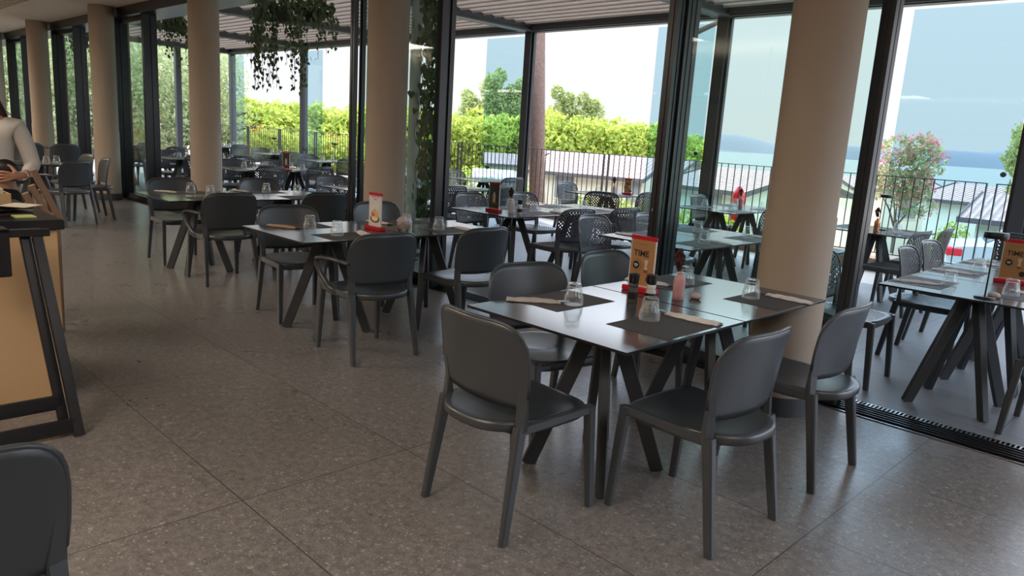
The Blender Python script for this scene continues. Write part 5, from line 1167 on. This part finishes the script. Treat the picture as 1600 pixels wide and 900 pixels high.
# red oleanders
RED = Proto(lambda: make_tree('oleander_bush', M['leaf_bright'], 2.5, 1.2, 41, n=3000, size=0.09, trunk_h=0.4, nb=8, flowers=M['flower_red'], fl_share=0.05))
for k, (x, y, s_, lb) in enumerate(((-26.5, 13.8, 0.98, 'red flowering oleander behind the railing below the baskets'), (-24.9, 14.6, 1.0, 'red flowering oleander left of the third canopy post'), (-22.9, 14.6, 1.0, 'red flowering oleander right of the third canopy post'), (-24.3, 12.5, 1.05, 'red flowering oleander in front of the olive tree'))):
    o = RED.get(); place(o, (x, y, -1.15), k*2.0, lb, 'shrub', 'red oleanders'); o.scale = (1, 1, s_)
# pink oleander tree
o = make_tree('oleander_tree', M['leaf_olive'], 3.05, 0.50, 51, n=1700, size=0.045, trunk_h=1.75, nb=10, flowers=M['flower_pink'], fl_share=0.8)
place(o, (-3.93, 12.5, -1.15), 0.4, 'pink flowering oleander tree behind the railing at the right', 'tree')
# pine trunk and pine crown
r = empty('pine_tree', (-10.97, 11.9, -1.15)); tag(r, 'thick bare pine trunk rising through the view behind the railing', 'tree')
mb = MB(); rr = random.Random(5); mb.lathe([(0.20, 0.0), (0.175, 0.8), (0.165, 2.2), (0.155, 3.6), (0.15, 5.0), (0.14, 8.0)], n=28, wob=lambda i, z: 1+0.05*math.sin(i*2.3+z*3)+0.03*rr.random())
for i, p in enumerate(mb.v): mb.v[i] = (p[0]-0.085*p[2], p[1], p[2])
mb.build('trunk', M['bark'], r)
PINE = make_tree('pine_tree', M['leaf_pine'], 5.6, 1.35, 61, n=6500, size=0.08, trunk_h=2.6, nb=12)
place(PINE, (-4.55, 27.0, -2.05), 0, 'pine crown at the right picture edge above the lake', 'tree')
r = empty('pine_tree', (-9.3, 14.2, -1.15)); tag(r, 'pine tree whose trunk top and needles show under the canopy edge', 'tree')
mb = MB(); mb.tube([(0, 0, 0), (0.1, 0, 3.5), (0.25, 0, 5.2), (0.6, 0.0, 6.5)], [0.17, 0.14, 0.11, 0.08], n=12); mb.tube([(0.22, 0, 5.0), (1.4, 0.2, 5.5), (2.6, 0.4, 5.25)], [0.06, 0.04, 0.015], n=7); mb.build('trunk', M['bark'], r)
lf = MB(); crown(lf, random.Random(3), [((0.6, 0, 6.6), 1.0, 0.5, 2), ((2.6, 0.4, 5.35), 0.28, 0.6, 0.35), ((1.6, 0.2, 5.8), 0.5, 0.5, 0.6)], 1800, 0.07); lf.build('foliage', M['leaf_pine'], r)
# low hedge plants right behind the railing
HEDGE = Proto(lambda: make_tree('hedge_bush', M['leaf_hedge'], 1.55, 0.62, 71, n=1500, size=0.055, trunk_h=0.3, nb=6))
hw = [(-10.0, 'right of the pine trunk'), (-9.2, 'below the bungalow window'), (-8.2, 'left of the dark door stack'), (-7.4, 'beneath the sunlit table'), (-6.6, 'beside the second canopy post'), (-12.4, 'left of the pine trunk'), (-13.6, 'below the parked cars')]
for k, (x, lb) in enumerate(hw):
    o = HEDGE.get(); place(o, (x, 12.1+0.2*(k % 2), -1.15), k, 'yellow-green hedge bush behind the railing '+lb, 'shrub', 'hedge bushes behind the railing')
o = HEDGE.get(); place(o, (-5.25, 20.6, -2.0), 1, 'bright hedge bush above the silver car boot', 'shrub', 'hedge bushes behind the railing'); o.scale = (0.9, 0.6, 1.38)
o = HEDGE.get(); place(o, (-19.5, 21.5, -2.0), 2, 'bright yellow-green bush above the parked white van', 'shrub', 'hedge bushes behind the railing'); o.scale = (3.0, 2.0, 1.45)
o = HEDGE.get(); place(o, (-23.0, 20.5, -2.0), 2, 'bright yellow-green bush above the parked blue car', 'shrub', 'hedge bushes behind the railing'); o.scale = (2.6, 2.0, 1.45)
# red service point behind the glass and objects at the far left
r = empty('fire_point', (-6.85, 12.9, -1.15)); tag(r, 'red fire hose post beyond the railing behind the door glass', 'fire point')
mb = MB(); mb.lathe([(0.03, 0), (0.03, 1.35)], n=12); mb.build('post', M['dark_metal'], r); mb = MB(); mb.lathe([(0.10, 1.25), (0.12, 1.3), (0.12, 1.85), (0.07, 1.95), (0.03, 2.0)], n=18); mb.build('cylinder_body', M['tail_red'], r)
r = empty('garden_building', (-39.5, 8.0, -1.15)); tag(r, 'terracotta garden building at the far left behind the glass', 'building')
mb = MB(); mb.box((0, 0, 2.1), (3.2, 5.0, 4.2)); mb.build('wall', M['terracotta'], r); mb = MB(); mb.box((0, 0, 4.3), (3.6, 5.4, 0.2)); mb.build('roof', M['roof_edge'], r)
r = empty('garden_hut', (-30.6, 10.6, -1.15)); tag(r, 'yellow wooden hut seen through the left glass pane', 'hut')
mb = MB(); mb.box((0, 0, 1.6), (1.0, 0.9, 3.2)); mb.build('wall', M['yellow_wood'], r); mb = MB(); mb.box((0, 0, 3.28), (1.3, 1.2, 0.12)); mb.build('roof', M['roof_edge'], r); mb = MB(); mb.box((0.51, -0.1, 1.6), (0.03, 0.35, 1.8)); mb.build('door', M['dark_metal'], r)
print('objects', len(bpy.data.objects))
